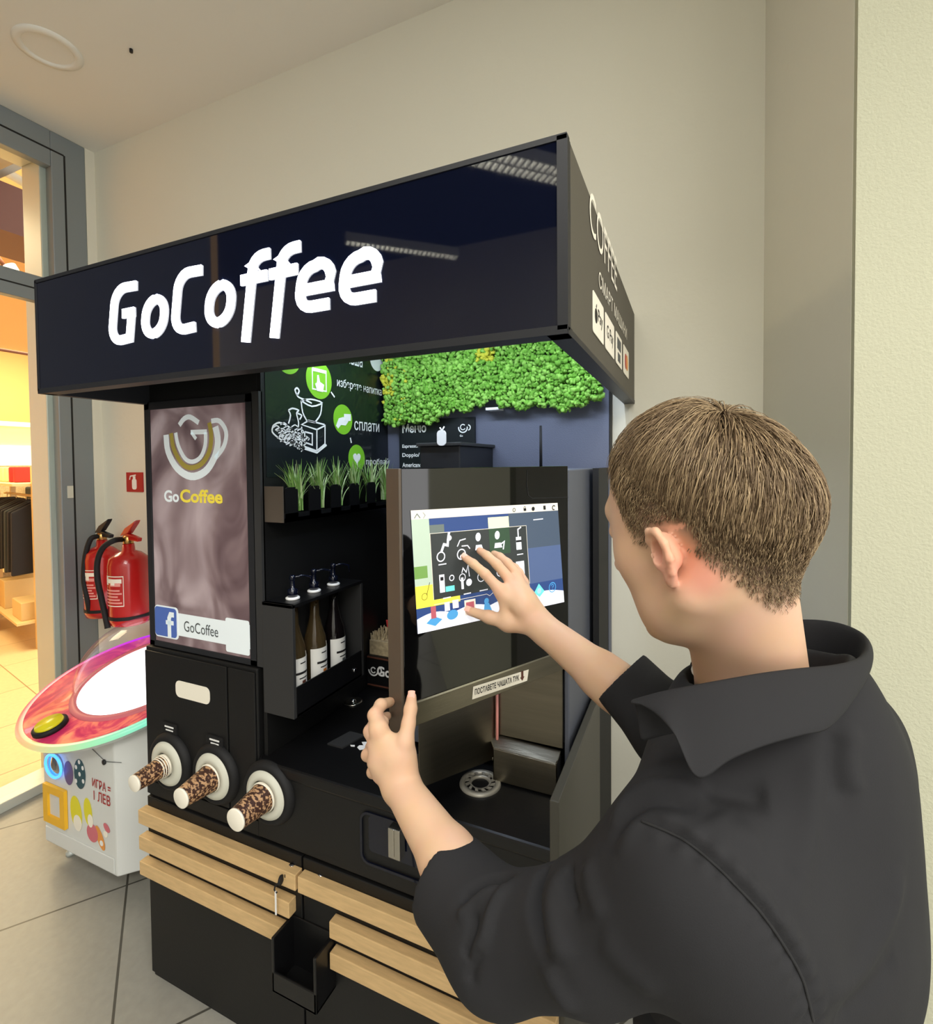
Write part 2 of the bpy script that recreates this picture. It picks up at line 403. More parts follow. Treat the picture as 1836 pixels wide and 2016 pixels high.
# ---- hall lamps with louvers (seen mirrored in the kiosk sign and lighting the room)
def hall_lamp(loc, lx, ly, ang, label, group):
    r = thing('louver_lamp', label, 'ceiling lamp', loc, group); c = np.array(loc, float)
    u = np.array([math.cos(ang), math.sin(ang), 0]); v = np.array([-u[1], u[0], 0])
    def bx(mb, a0, a1, b0, b1, z0, z1): mb.obox(c+u*a0+v*b0+ZD*z0, u*(a1-a0), v*(b1-b0), ZD*(z1-z0))
    X, Y = lx/2, ly/2; mb = MB()
    bx(mb, -X, X, -Y, -Y+.012, 0, .09); bx(mb, -X, X, Y-.012, Y, 0, .09); bx(mb, -X, -X+.012, -Y, Y, 0, .09); bx(mb, X-.012, X, -Y, Y, 0, .09); bx(mb, -X, X, -Y, Y, .09, .1)
    if ly > .2: bx(mb, -X, X, -.012, .012, 0, .09)
    mb.build('housing', M['louver'], r)
    mb = MB(); n = int(lx/.055)
    for i in range(1, n): bx(mb, -X+i*lx/n-.009, -X+i*lx/n+.009, -Y, Y, -.005, .03)
    mb.build('louver', M['louver'], r)
    for s in ((-1, 1) if ly > .2 else (0,)): MB().cyl(c+u*(-X+.02)+v*(s*ly/4)+ZD*.055, c+u*(X-.02)+v*(s*ly/4)+ZD*.055, .016, n=10).build('tube', M['tube_light'], r)
    return r
aa = math.radians(-45.5)
hall_lamp((-1.27, -2.74, 4.0), 1.15, .26, aa, 'twin fluorescent louvre lamp mirrored at the top right end of the glossy sign', 'hall ceiling lamps')
hall_lamp((-3.04, -3.70, 4.0), 1.32, .13, math.radians(-43.6), 'slim fluorescent louvre lamp mirrored just above the last letters of the sign', 'hall ceiling lamps')
hall_lamp((-6.85, -2.92, 4.0), 1.0, .20, aa, 'far fluorescent louvre lamp mirrored above the first letter of the sign', 'hall ceiling lamps')

# ================================================================ SHOP BEHIND THE GLASS
structure(MB().box(-9.1, -9, 0, 6.5, 0, 4.6).build('wall_shop_far', M['shop_wall']))
structure(MB().box(-9, -2.95, 6.5, 6.6, 0, 4.6).build('wall_shop_side', M['shop_wall']))
structure(MB().box(-9.1, -2.95, -.9, 6.6, 4.6, 4.66).build('ceiling_shop', M['shop_cream']))
structure(MB().box(-9, -2.95, 1.75, 1.8, 3.4, 3.5).build('trim_4', M['aluminium']))
structure(MB().box(-9.1, -2.79, -.95, -.9, 0, 4.6).build('wall_shop_near', M['shop_wall']))
# illuminated fascia of the rear shelving
fa = thing('shelf_fascia', 'long cream illuminated fascia above the rear shop shelves', 'fascia', (-7.2, 3.6, 1.6))
MB().box(-7.25, -7.1, 1.6, 6.4, 1.78, 2.0).build('panel', M['shop_cream'], fa)
MB().box(-7.24, -7.08, 1.6, 6.4, 1.55, 1.78).build('light_panel', M['shop_light'], fa)
MB().box(-7.26, -7.06, 1.6, 6.4, 2.0, 2.05).build('cornice', M['shop_light'], fa)
sh = thing('rear_shelving', 'dark rear shop shelving packed with folded clothes under the fascia', 'shelving', (-7.5, 4, 0))
MB().box(-7.9, -7.85, 1.6, 6.4, 0, 1.55).build('back_board', M['kraft'], sh)
for z in (.3, .7, 1.1): MB().box(-7.85, -7.35, 1.6, 6.4, z, z+.03).build('shelf', M['shop_wood'], sh)
for i in range(14):
    y = 2.2+i*.27; z = (.33, .73, 1.13)[i % 3]
    tag(MB().box(-7.75, -7.42, y, y+.22, z, z+.10+.05*(i % 2)).build('folded_clothes', M[('cloth_maroon', 'cloth_grey', 'cloth_black', 'cloth_cream')[i % 4]], bevel=.02),
        'folded clothes stacked on the rear shop shelves', 'clothes', 'folded clothes on the rear shelves')
# steel tracks with spot lamps under the shop ceiling
tr = thing('ceiling_track', 'dark ceiling track with spot lamps in the shop', 'light track', (-6.0, 2.6, 3.2))
MB().tube([(-4.2, 1.5, 3.35), (-7.5, 3.9, 3.15)], .018, 6).build('rail', M['fruit_brown'], tr)
MB().tube([(-6.8, 1.8, 2.80), (-6.8, 5.0, 2.80)], .018, 6).build('rail', M['fruit_brown'], tr)
for i in range(5):
    t = i/4; p = np.array([-4.6, 1.9, 3.28])*(1-t)+np.array([-7.3, 3.75, 3.12])*t
    MB().cyl(p, p+np.array([.04, .05, -.14]), .045, .05, 12).build('spot_lamp', M['louver'], tr)
for i, (x, y, z) in enumerate(((-6.4, 2.70, 3.32), (-5.2, 2.25, 3.3))):
    tag(MB().box(x-.5, x+.5, y-.06, y+.06, z, z+.05).build('ceiling_light', M['shop_light']), ('short glowing batten lamp at the left edge of the shop ceiling', 'second glowing batten lamp of the shop nearer the glass')[i], 'lamp')
tag(MB().tube([(-4.2, .8, 3.75), (-4.9, 2.6, 3.75)], .035, 8).build('ceiling_pipe', M['aluminium']), 'grey pipe crossing the shop ceiling behind the upper pane', 'pipe')
tag(MB().box(-4.4, -3.9, 1.5, 3.2, 3.0, 3.3).build('ceiling_duct', M['fruit_brown']), 'brown duct box hanging behind the upper pane', 'duct')
# garment racks
def rack(name, label, p0, p1, ztop, dz, n, mats, group):
    p0 = np.array(p0, float); p1 = np.array(p1, float); d = unit(p1-p0); s = np.array([-d[1], d[0], 0])
    r = thing(name, label, 'clothes rack', (p0+p1)/2)
    for p in (p0, p1):
        for k in (-1, 1):
            q = p+s*k*.06
            MB().obox(q-d*.025-s*.02, d*.05, s*.04, (0, 0, ztop)).build('post', M['shop_wood'], r)
    MB().obox(p0-s*.2+ZD*(ztop-.16), p1-p0, s*.4, (0, 0, .02)).build('shelf', M['shop_wood'], r)
    MB().tube([p0+ZD*(ztop-.26), p1+ZD*(ztop-.26)], .012, 8).build('rail', M['shop_wood'], r)
    MB().obox(p0-s*.2+ZD*.22, p1-p0, s*.4, (0, 0, .02)).build('low_shelf', M['shop_wood'], r)
    for i in range(n):
        q = p0+(p1-p0)*((i+.8)/(n+.6)); w = .20; z1 = ztop-.30; z0 = dz
        mb = MB(); pts = [q-s*w*.25+ZD*z1, q-s*w+ZD*(z1-.08), q-s*w*1.05+ZD*(z0+.05*random.random()), q+s*w*1.0+ZD*(z0+.03), q+s*w+ZD*(z1-.08), q+s*w*.25+ZD*z1]
        mb.prism(pts, d*.035); g = mb.build('garment', M[mats[i % len(mats)]], bevel=.01)
        tag(g, group[0], 'garment', group[1])
        if i % 3 == 0:
            MB().tube([q+ZD*z1, q+ZD*(z1+.04)], .004, 5).build('hanger', M['shop_wood'], g)
    return r
A0 = onZ(96, 1272, 0); B0 = onZ(18, 1212, 0)
rack('clothes_rack', 'wooden clothes rack with dark garments on hangers beyond the window', B0, A0, 1.53, .62, 11, ('cloth_black', 'cloth_black', 'cloth_grey'),
     ('dark garment hanging on the wooden rack beyond the window', 'dark garments on the wooden rack'))
dAB = unit(A0-B0)
sAB = np.array([-dAB[1], dAB[0], 0])
for i, k in enumerate(('cloth_cream', 'cloth_cream', 'cloth_cream', 'cloth_red', 'cloth_red')):
    q = B0+dAB*(.25+.17*i)+ZD*1.39
    tag(MB().obox(q-sAB*.1, dAB*.05, sAB*.2, (0, 0, .14)).build('shelf_bag', M[k], bevel=.01), ('cream bag standing on the top shelf of the wooden rack', 'red bag standing on the top shelf of the wooden rack')[i > 2], 'bag', ('cream bags on the rack', 'red bags on the rack')[i > 2])
C0 = A0+np.array([-.55, .95, 0]); 
rack('clothes_rack', 'second wooden rack with black clothes, half hidden by the window frame', A0+np.array([0.75, 1.4, 0]), A0+np.array([.4, 1.9, 0]), 1.5, .42, 8, ('cloth_black', 'cloth_grey'),
     ('black garment on the second rack behind the window frame', 'black garments on the second rack'))
for i, (z, k) in enumerate(((.74, 'cloth_green'), (.9, 'cloth_red'), (1.02, 'cloth_grey'))):
    q = B0+dAB*.22-sAB*.12
    tag(MB().obox(q+ZD*z-sAB*.3, dAB*.34, sAB*.25, (0, 0, .11)).build('folded_stack', M[k], bevel=.02), ('green folded clothes in front of the wooden rack', 'red folded clothes in front of the wooden rack', 'grey folded clothes in front of the wooden rack')[i], 'clothes')
q = B0+dAB*.1-sAB*.6
tag(MB().obox(q, dAB*.5, sAB*.42, (0, 0, .74)).build('display_table', M['shop_wood'], bevel=.005), 'pale display table at the left edge beyond the glass', 'table')
for k, (dx, zz, L) in enumerate(((.45, .42, .35), (.9, .25, .45))):
    q = B0+dAB*dx*1.2
    tag(MB().obox(q-sAB*.16+ZD*.24, dAB*L*.7, sAB*.3, (0, 0, zz*.6)).build('cardboard_box', M['shop_wood'], bevel=.005), ('small wooden crate on the low shelf of the rack, left', 'small wooden crate on the low shelf of the rack, right')[k], 'box')

# ================================================================ FIRE EXTINGUISHERS
def extinguisher(px, Y, pytop, pybot, label, body_m, handle_m, hose_pts):
    c = onY(px, pybot, Y); t = onY(px, pytop, Y); x, z0, z1 = c[0], c[2], t[2]; R = .078
    H = z1-z0
    r = thing('fire_extinguisher', label, 'fire extinguisher', (x, Y, z0))
    MB().lathe([(R*.6, 0), (R*.92, .008), (R, .03), (R, H-.06), (R*.93, H-.03), (R*.6, H-.008), (.025, H), (.022, H+.03)], (x, Y, z0), n=36).build('cylinder', M['red_paint'], r)
    MB().lathe([(.02, H+.02), (.02, H+.06), (.012, H+.065)], (x, Y, z0), n=16).build('valve', M['brass'], r)
    mb = MB()
    mb.prism([(x-.035, Y-.01, z0+H+.05), (x+.075, Y-.01, z0+H+.042), (x+.08, Y-.01, z0+H+.058), (x-.01, Y-.01, z0+H+.078)], (0, .02, 0))
    mb.prism([(x-.04, Y-.012, z0+H+.062), (x-.005, Y-.012, z0+H+.098), (x+.07, Y-.012, z0+H+.135), (x+.06, Y-.012, z0+H+.12), (x+.015, Y-.012, z0+H+.075)], (0, .024, 0))
    mb.build('handle', handle_m, r, .003)
    pts = [onY(a, b, Y-cY) for a, b, cY in hose_pts]
    # smooth the hose
    sm = []
    for i in range(len(pts)-1):
        p0 = pts[max(i-1, 0)]; p1 = pts[i]; p2 = pts[i+1]; p3 = pts[min(i+2, len(pts)-1)]
        for k in range(6):
            u = k/6; sm.append(.5*((2*p1)+(-p0+p2)*u+(2*p0-5*p1+4*p2-p3)*u*u+(-p0+3*p1-3*p2+p3)*u**3))
    MB().tube(sm+[pts[-1]], .0115, 10).build('hose', M['rubber'], r)
    MB().lathe([(R+.0015, .035), (R+.0015, .05)], (x, Y, z0), n=36, cap=False).build('strap', M['rubber'], r)
    # printed label wrapped on the side that faces the hall
    a0 = -1.25; mb = MB()
    def wrap(a, z, e=.0012): return (x+(R+e)*math.sin(a), Y-(R+e)*math.cos(a), z)
    def patch(a1, a2, za, zb, mi, e):
        n = 10; vs = [wrap(a1+(a2-a1)*i/n, z, e) for z in (za, zb) for i in range(n+1)]
        mb.add(vs, [(i, i+1, n+2+i, n+1+i) for i in range(n)], mi)
    zl = z0+H*.30; zh = z0+H*.70
    patch(-.5, .75, zl, zh, 0, .0008); patch(-.47, .72, zl+.004, zh-.004, 1, .0012)
    patch(-.42, .66, zh-.03, zh-.012, 0, .0016); patch(-.40, -.15, zl+.09, zl+.125, 0, .0016); patch(.0, .6, zl+.085, zl+.10, 2, .0016); patch(.05, .3, zl+.09, zl+.11, 0, .0018)
    for i in range(5): patch(-.42, .66-.1*(i % 3), zl+.012+i*.013, zl+.019+i*.013, 2, .0016)
    mb.build('label', [M['paper_white'], M['red_paint'], M['label_pink']], r)
    return r, x, z1
extinguisher(205, 1.50, 1075, 1213, 'red fire extinguisher with black squeeze handle, the left one by the window frame', M['red_paint'], M['dark_metal'],
             ((192, 1056, .02), (178, 1062, .05), (168, 1095, .07), (165, 1140, .08), (172, 1180, .08), (176, 1205, .07)))
e2, ex, ez = extinguisher(257, 1.38, 1084, 1228, 'red fire extinguisher with red handle and brass valve, partly behind the kiosk', M['red_paint'], M['red_paint'],
             ((243, 1062, .0), (225, 1064, .06), (203, 1078, .08), (192, 1105, .09), (192, 1140, .09), (200, 1180, .08), (210, 1225, .07), (212, 1237, .07)))
s = thing('fire_sign', 'small red square sign with white fire extinguisher symbol', 'sign', onY(262, 950, YW-.006))
a = onY(250, 968, YW-.004); b = onY(278, 930, YW-.004)
MB().box(a[0], a[0]+.125, YW-.006, YW, a[2], b[2]).build('plate', M['red_sign'], s)
mb = MB(); O = (a[0]+.045, YW-.006, a[2]+.012); hh = (b[2]-a[2])
flat2d(mb, rrect(0, .035, 0, hh*.55, .012), O, XD, ZD, -YD, .0, .001); flat2d(mb, [(.008, hh*.55), (.027, hh*.55), (.027, hh*.68), (.008, hh*.68)], O, XD, ZD, -YD, 0, .001)
mb.ribbon([(-.018, hh*.5), (-.012, hh*.68), (.03, hh*.74)], .006, O, XD, ZD, -YD, .001)
mb.build('symbol', M['white_print'], s)

# ================================================================ CAPSULE GAME MACHINE
gm = thing('game_machine', 'white ball game machine with clear dome and glowing pink round top', 'game machine', (-2.04, 1.3, 0))
gz = .60; gx0, gx1, gy0, gy1 = -2.27, -1.74, 1.07, 1.50
foot = [(gx0, gy0), (gx1-.09, gy0), (gx1, gy0+.1), (gx1, gy1), (gx0, gy1)]
mb = MB()
zt = lambda y: .62+(y-1.253)*math.tan(.2706)
mb.add([(x, y, .08) for x, y in foot]+[(x, y, zt(y)) for x, y in foot], [(4, 3, 2, 1, 0), (5, 6, 7, 8, 9)]+[(i, (i+1) % 5, 5+(i+1) % 5, 5+i) for i in range(5)])
mb.build('cabinet', M['cabinet_white'], gm, .006)
mb = MB(); mb.box(gx0+.01, gx1-.10, gy0-.004, gy0, .09, .145); mb.build('kick_panel', M['cabinet_white'], gm, .002)
for x, y in ((gx0+.05, gy0+.06), (gx1-.08, gy0+.14), (gx0+.05, gy1-.05), (gx1-.05, gy1-.05)):
    MB().lathe([(.018, 0), (.018, .012), (.006, .02), (.006, .085)], (x, y, 0), n=16).build('foot', M['aluminium'], gm)
tc_ = np.array([-2.031, 1.253, .675]); tn = unit((0, -math.sin(.2706), math.cos(.2706))); tv = np.array([0, math.cos(.2706), math.sin(.2706)])
def disc_mat():
    m = mat('rainbow_edge', (230, 150, 200), .3); nt = m.node_tree; b = nt.nodes['Principled BSDF']
    g = nt.nodes.new('ShaderNodeNewGeometry'); s1 = nt.nodes.new('ShaderNodeVectorMath'); s1.operation = 'SUBTRACT'; s1.inputs[1].default_value = tuple(tc_)
    nt.links.new(g.outputs['Position'], s1.inputs[0]); sx = nt.nodes.new('ShaderNodeSeparateXYZ'); nt.links.new(s1.outputs[0], sx.inputs[0])
    at = nt.nodes.new('ShaderNodeMath'); at.operation = 'ARCTAN2'; nt.links.new(sx.outputs['Y'], at.inputs[0]); nt.links.new(sx.outputs['X'], at.inputs[1])
    mr = nt.nodes.new('ShaderNodeMapRange'); mr.inputs['From Min'].default_value = -PI; mr.inputs['From Max'].default_value = PI; nt.links.new(at.outputs[0], mr.inputs[0])
    r = nt.nodes.new('ShaderNodeValToRGB'); e = r.color_ramp.elements
    e[0].position = 0; e[0].color = (*srgb((255, 90, 150)), 1); e[1].position = 1; e[1].color = (*srgb((255, 60, 160)), 1)
    for p, c in ((.12, (255, 120, 120)), (.25, (255, 220, 140)), (.36, (170, 255, 190)), (.48, (120, 255, 230)), (.62, (90, 140, 255)), (.78, (140, 50, 255)), (.9, (220, 30, 255))):
        q = e.new(p); q.color = (*srgb(c), 1)
    nt.links.new(mr.outputs[0], r.inputs[0]); nt.links.new(r.outputs[0], b.inputs['Emission Color']); b.inputs['Emission Strength'].default_value = .8; b.inputs['Base Color'].default_value = (.05, .03, .05, 1)
    return m
M['rainbow_edge'] = disc_mat()
MB().lathe([(.30, -.05), (.335, -.03), (.335, -.004), (.10, -.002)], tc_, tn, 64).build('top_tray', M['cabinet_white'], gm)
MB().lathe([(.328, -.014), (.349, -.012), (.352, -.003), (.348, .004), (.338, .006), (.328, .004)], tc_, tn, 96, cap=False).build('light_ring', M['rainbow_edge'], gm)
def pink_disc():
    m = mat('pink_disc', (205, 80, 96), .3, coat=.5); nt = m.node_tree; b = nt.nodes['Principled BSDF']
    tc = nt.nodes.new('ShaderNodeTexCoord'); n = nt.nodes.new('ShaderNodeTexNoise'); n.inputs['Scale'].default_value = 7; n.inputs['Distortion'].default_value = 2.5; n.inputs['Detail'].default_value = 3
    nt.links.new(tc.outputs['Object'], n.inputs['Vector']); r = nt.nodes.new('ShaderNodeValToRGB'); e = r.color_ramp.elements
    e[0].position = .36; e[0].color = (*srgb((176, 40, 84)), 1); e[1].position = .72; e[1].color = (*srgb((255, 150, 110)), 1)
    q = e.new(.5); q.color = (*srgb((206, 70, 92)), 1)
    nt.links.new(n.outputs['Fac'], r.inputs[0]); nt.links.new(r.outputs[0], b.inputs['Base Color']); nt.links.new(r.outputs[0], b.inputs['Emission Color']); b.inputs['Emission Strength'].default_value = .25
    return m
M['pink_disc'] = pink_disc()
MB().lathe([(.336, -.001), (.334, .003), (.05, .004)], tc_, tn, 72).build('printed_top', M['pink_disc'], gm)
dc = tc_+tv*.045+XD*.050; R = .238
MB().lathe([(R+.02, .004), (R+.018, .012), (R, .014), (R-.01, .006)], dc, tn, 64, cap=False).build('dome_collar', M['rose_print'], gm)
MB().lathe([(R-.002, .008), (R*.96, .012), (.0001, .03)], dc, tn, 48).build('play_field', M['dome_white'], gm)
prof = [(R*math.cos(t), .012+.215*math.sin(t)) for t in np.linspace(0, PI/2-.01, 16)]
MB().lathe(prof, dc, tn, 64, cap=False).build('dome', M['dome_clear'], gm)
for i, (c, rr) in enumerate(((.07, 'led_blue'), (.12, 'purple_print'))):
    pass
bp = onP(100, 1432, tc_+tn*.006, tn)
mb = MB(); mb.lathe([(.052, 0), (.052, .012), (.045, .016)], bp, tn, 32); mb.build('button_rim', M['rubber'], gm)
MB().lathe([(.043, .014), (.040, .024), (.001, .028)], bp, tn, 32).build('start_button', M['yellow_button'], gm)
# lock, printed sticker, prize hatch and lettering on the front face
F0 = gy0-.0015
def fp(x, y): return onY(x, y, F0)
l = fp(206, 1500); MB().lathe([(.009, 0), (.009, .005), (.004, .006)], l, -YD, 18).build('lock', M['dark_metal'], gm)
mb = MB(); mb.ribbon([(0, 0), (.08, -.03), (.17, -.012)], .002, fp(180, 1473), XD, ZD, -YD, .0008); mb.build('seam', M['grey_print'], gm)
O = fp(182, 1548); text('lettering', 'ИГРА =', O, XD, ZD, .105, .032, M['red_sign'], gm, .001, .01)
O = fp(185, 1574); text('lettering', '1 ЛЕВ', O, XD, ZD, .095, .036, M['red_sign'], gm, .001, .01)
ha = fp(92, 1634); hb = fp(132, 1552)
hz0, hz1, hx0, hx1 = .205, .355, -2.262, -2.10
hz0 = fp(95, 1612)[2]; hz1 = fp(95, 1545)[2]+.01; hx0 = fp(92, 1580)[0]; hx1 = fp(133, 1590)[0]
mb = MB(); w_ = .028
mb.box(hx0, hx1, F0-.012, F0, hz0, hz0+w_); mb.box(hx0, hx1, F0-.012, F0, hz1-w_, hz1); mb.box(hx0, hx0+w_, F0-.012, F0, hz0+w_, hz1-w_); mb.box(hx1-w_, hx1, F0-.012, F0, hz0+w_, hz1-w_)
mb.build('hatch_frame', M['yellow_frame'], gm)
MB().box(hx0+w_, hx1-w_, F0-.003, F0, hz0+w_, hz1-w_).build('hatch', M['louver'], gm)
mb = MB()
def blob(px, py, rx, ry, mi, h=.0005, rot=0, n=22):
    c = fp(px, py); mb.prism([c+XD*(rx*math.cos(t)*math.cos(rot)-ry*math.sin(t)*math.sin(rot))+ZD*(rx*math.cos(t)*math.sin(rot)+ry*math.sin(t)*math.cos(rot))-YD*0 for t in np.linspace(0, 2*PI, n, endpoint=False)], -YD*h, mi)
blob(150, 1600, .034, .062, 0, .0006, .15); blob(153, 1620, .025, .03, 1, .0009); blob(173, 1598, .024, .05, 0, .0005, .1); blob(178, 1616, .016, .024, 1, .0008)
blob(182, 1640, .033, .033, 2, .0007); blob(197, 1650, .018, .045, 3, .0006, .5); blob(200, 1660, .01, .01, 4, .001); blob(210, 1630, .02, .012, 2, .0007, -.6)
blob(208, 1642, .012, .012, 1, .0009)
blob(157, 1524, .034, .055, 5, .0007); blob(135, 1522, .028, .045, 6, .0006)
for a, b in ((150, 1510), (163, 1512), (157, 1524), (150, 1537), (164, 1538), (156, 1500)): blob(a, b, .007, .008, 4, .0011)
mb.build('sticker', [M['yellow_button'], M['paper_white'], M['rose_print'], M['orange_print'], M['white_print'], M['teal_print'], M['purple_print']], gm)
mb = MB(); c = fp(112, 1505); cc = [c+XD*.05*math.cos(t)+ZD*.042*math.sin(t)-YD*.012 for t in np.linspace(0, 2*PI, 28)]
mb.tube(cc, .005, 6); mb.build('coin_light_ring', M['led_blue'], gm)
MB().lathe([(.04, 0), (.036, .01), (.015, .012)], c, -YD, 28).build('coin_unit', M['chrome'], gm)
# ================================================================ COFFEE KIOSK
YB, YC, XL, XR, XS = .95, .70, -1.46, -.221, -1.0
ks = thing('coffee_kiosk', 'tall black coffee kiosk with glowing roof sign and oak slats on its doors', 'kiosk', (-.83, 1.25, 0))
kb = M['kiosk_black']
MB().box(XL, XS-.02, YB, 1.6, 0, .995).build('column_base', kb, ks, .004)
MB().box(XL+.01, XS-.012, YB+.012, 1.6, .995, 1.952).build('column', kb, ks, .003)
MB().box(XS-.012, XS, YB+.012, 1.6, .76, 1.952).build('side_panel', kb, ks)
MB().box(XS-.025, XS+.0, YB+.004, YB+.016, 1.0, 1.71).build('edge_strip', M['kiosk_edge'], ks)
MB().box(XS-.02, XR-.018, YB+.01, 1.6, 0, .735).build('base_cabinet', kb, ks)
MB().box(XS, XR, 1.55, 1.6, .76, 1.952).build('back_panel', M['back_panel'], ks)
MB().box(XS, -.30, 1.545, 1.55, .76, 1.34).build('back_lining', kb, ks)
MB().box(XR-.018, XR-.002, 1.376, 1.6, .0, 1.505).build('rear_post', M['rubber'], ks)
MB().box(XR, XR+.003, 1.552, 1.6, 1.506, 1.952).build('rear_post', M['rubber'], ks)
MB().prism([(XR-.018, .907, .887), (XR-.018, 1.375, .887), (XR-.018, 1.375, 0), (XR-.018, .95, 0), (XR-.018, .95, .56), (XR-.018, .907, .66)], (.018, 0, 0)).build('cheek_panel', M['cheek_grey'], ks, .002)
# doors, front fascia, small service door
d1 = MB().box(XL+.002, -.877, YB-.008, YB+.01, .02, .551).build('door', kb, ks, .002)
d2 = MB().box(-.871, XR-.019, YB-.008, YB+.01, .02, .551).build('door', kb, ks, .002)
MB().box(XS-.02, XR-.018, YB-.006, YB+.01, .559, .733).build('front_fascia', kb, ks, .002)
MB().box(XL, XS-.02, YB-.006, YB, .559, .598).build('front_fascia', kb, ks, .001)
MB().box(XL+.004, -1.125, YB-.006, YB, .602, .985).build('service_door', kb, ks, .002)
MB().box(-1.119, XS-.024, YB-.006, YB, .602, .985).build('service_panel', kb, ks, .002)
# white inspection label
a = onY(345, 1337, YB-.007); b = onY(413, 1390, YB-.007)
flat = MB(); flat2d(flat, rrect(0, b[0]-a[0], 0, a[2]-b[2]-.004, .016), (a[0], YB-.006, b[2]+.002), XD, ZD, -YD, 0, .001)
tag(flat.build('blank_label', M['paper_white'], None), 'blank white rounded sticker on the kiosk column above the cup tubes', 'sticker')
# oak slats
def slat(x0, x1, z, door):
    MB().box(x0, x1, YB-.034, YB-.008, z-.040, z).build('slat', M['oak'], door, .002)
slat(-1.462, -.873, .524, d1); slat(-1.462, -.895, .447, d1); slat(-1.462, -.905, .372, d1)
slat(-.866, XR-.01, .524, d2); slat(-.772, XR-.01, .447, d2); slat(-.772, XR-.01, .372, d2)
# open black box between the slats
tb = thing('door_pull_box', 'open black box between the oak slats of the kiosk doors', 'box', (-.84, .9, .26))
mb = MB(); x0, x1, y0, z0, z1 = -.909, -.775, .872, .262, .395
mb.box(x0, x0+.008, y0, YB-.008, z0, z1); mb.box(x1-.008, x1, y0, YB-.008, z0, z1); mb.box(x0, x1, y0, YB-.008, z0, z0+.008); mb.box(x0, x1, y0, y0+.006, z0, z0+.05)
mb.box(x0, x1, YB-.012, YB-.008, z0, z1); mb.build('box_shell', M['counter_black'], tb, .002)
# lock with key and tag; bolt
L = onY(575, 1710, YB-.01); MB().lathe([(.013, 0), (.013, .006), (.010, .010), (.004, .012)], (L[0], YB-.008, L[2]), -YD, 20).build('lock', M['chrome'], d1)
ky = thing('key', 'key with black bow and thin white tag hanging from the kiosk door lock', 'key', (L[0], YB-.02, L[2]))
mb = MB(); mb.box(L[0]-.0015, L[0]+.0015, YB-.035, YB-.018, L[2]-.004, L[2]+.004); mb.build('blade', M['chrome'], ky)
mb = MB(); mb.lathe([(.010, -.003), (.011, 0), (.010, .003)], (L[0]-.006, YB-.042, L[2]-.006), (1, .3, 0), 16); mb.tube([(L[0]-.008, YB-.045, L[2]-.01), (L[0]-.02, YB-.047, L[2]-.022), (L[0]-.024, YB-.046, L[2]-.034), (L[0]-.016, YB-.045, L[2]-.04)], .002, 6); mb.build('bow', M['rubber'], ky)
MB().box(L[0]-.022, L[0]-.018, YB-.047, YB-.045, L[2]-.095, L[2]-.035).build('tag', M['white_print'], ky)
L = onY(630, 1728, YB-.008); MB().lathe([(.009, 0), (.009, .003), (.004, .004)], (L[0], YB-.008, L[2]), -YD, 18).build('bolt', M['chrome'], d2)
# counter slab with rounded front-left corner
zc0, zc1 = .735, .765
pts = [(XR-.018, YB-.012, zc0), (XR-.018, 1.55, zc0), (XS, 1.55, zc0), (XS, 1.0, zc0)] + [(x, y, zc0) for x, y in [(-.995+.0-.028*math.sin(t)+.0, .966-.0+.0-.028*math.cos(t)+.034*(0)) for t in np.linspace(PI/2, 0, 7)]]
MB().prism(pts, (0, 0, zc1-zc0)).build('counter', M['counter_black'], ks, .006)
# waste slot in the fascia
a = onY(715, 1578, YB); r0 = (a[0], YB-.007, .600)
mb = MB(); w_, h_ = .31, .118
mb.ribbon(rrect(0, w_, 0, h_, .02), .006, r0, XD, ZD, -YD, .004, 0, True); flat2d(mb, rrect(.02, w_-.004, .03, h_-.004, .01), r0, XD, ZD, -YD, -.001, .003, 0)
mb.build('slot_frame', M['gloss_black'], ks)
mb = MB(); a = onY(770, 1600, YB-.02); mb.box(a[0], a[0]+.03, YB-.035, YB-.012, .655, .722); mb.box(a[0]+.013, a[0]+.016, YB-.037, YB-.034, .66, .722); mb.build('slot_bracket', M['steel_bright'], ks, .002)

# ---- cup tubes and cups
cups = [((329.4, 1503), .030), ((419, 1528), .034), ((523, 1565), .036)]
cl = ['small paper cup with stacked rims in the leftmost tube of the kiosk', 'brown lettered paper cup in the middle tube of the kiosk', 'brown lettered paper cup in the right tube, just under the counter edge']
def make_cup(c, rb, rt, L, name_label):
    r = thing('paper_cup', name_label, 'paper cup', c, 'paper cups in the kiosk tubes')
    x, y, z = c; ax = (.02, -1, -.02)
    MB().lathe([(rt, 0), (rb, L-.004), (rb, L)], c, ax, 28, cap=False).build('sleeve', M['cup_print'], r)
    MB().lathe([(rt*1.05, 0), (rt*1.07, .004), (rt*1.0, .008)], c, ax, 28, cap=False).build('rim', M['paper_white'], r)
    q = np.array(c)+unit(ax)*L
    mb = MB(); mb.lathe([(rb*1.01, -.003), (rb*1.01, .0012), (rb*.97, .0018), (.0005, .0018)], q, ax, 28); mb.build('base', M['paper_white'], r)
    return r
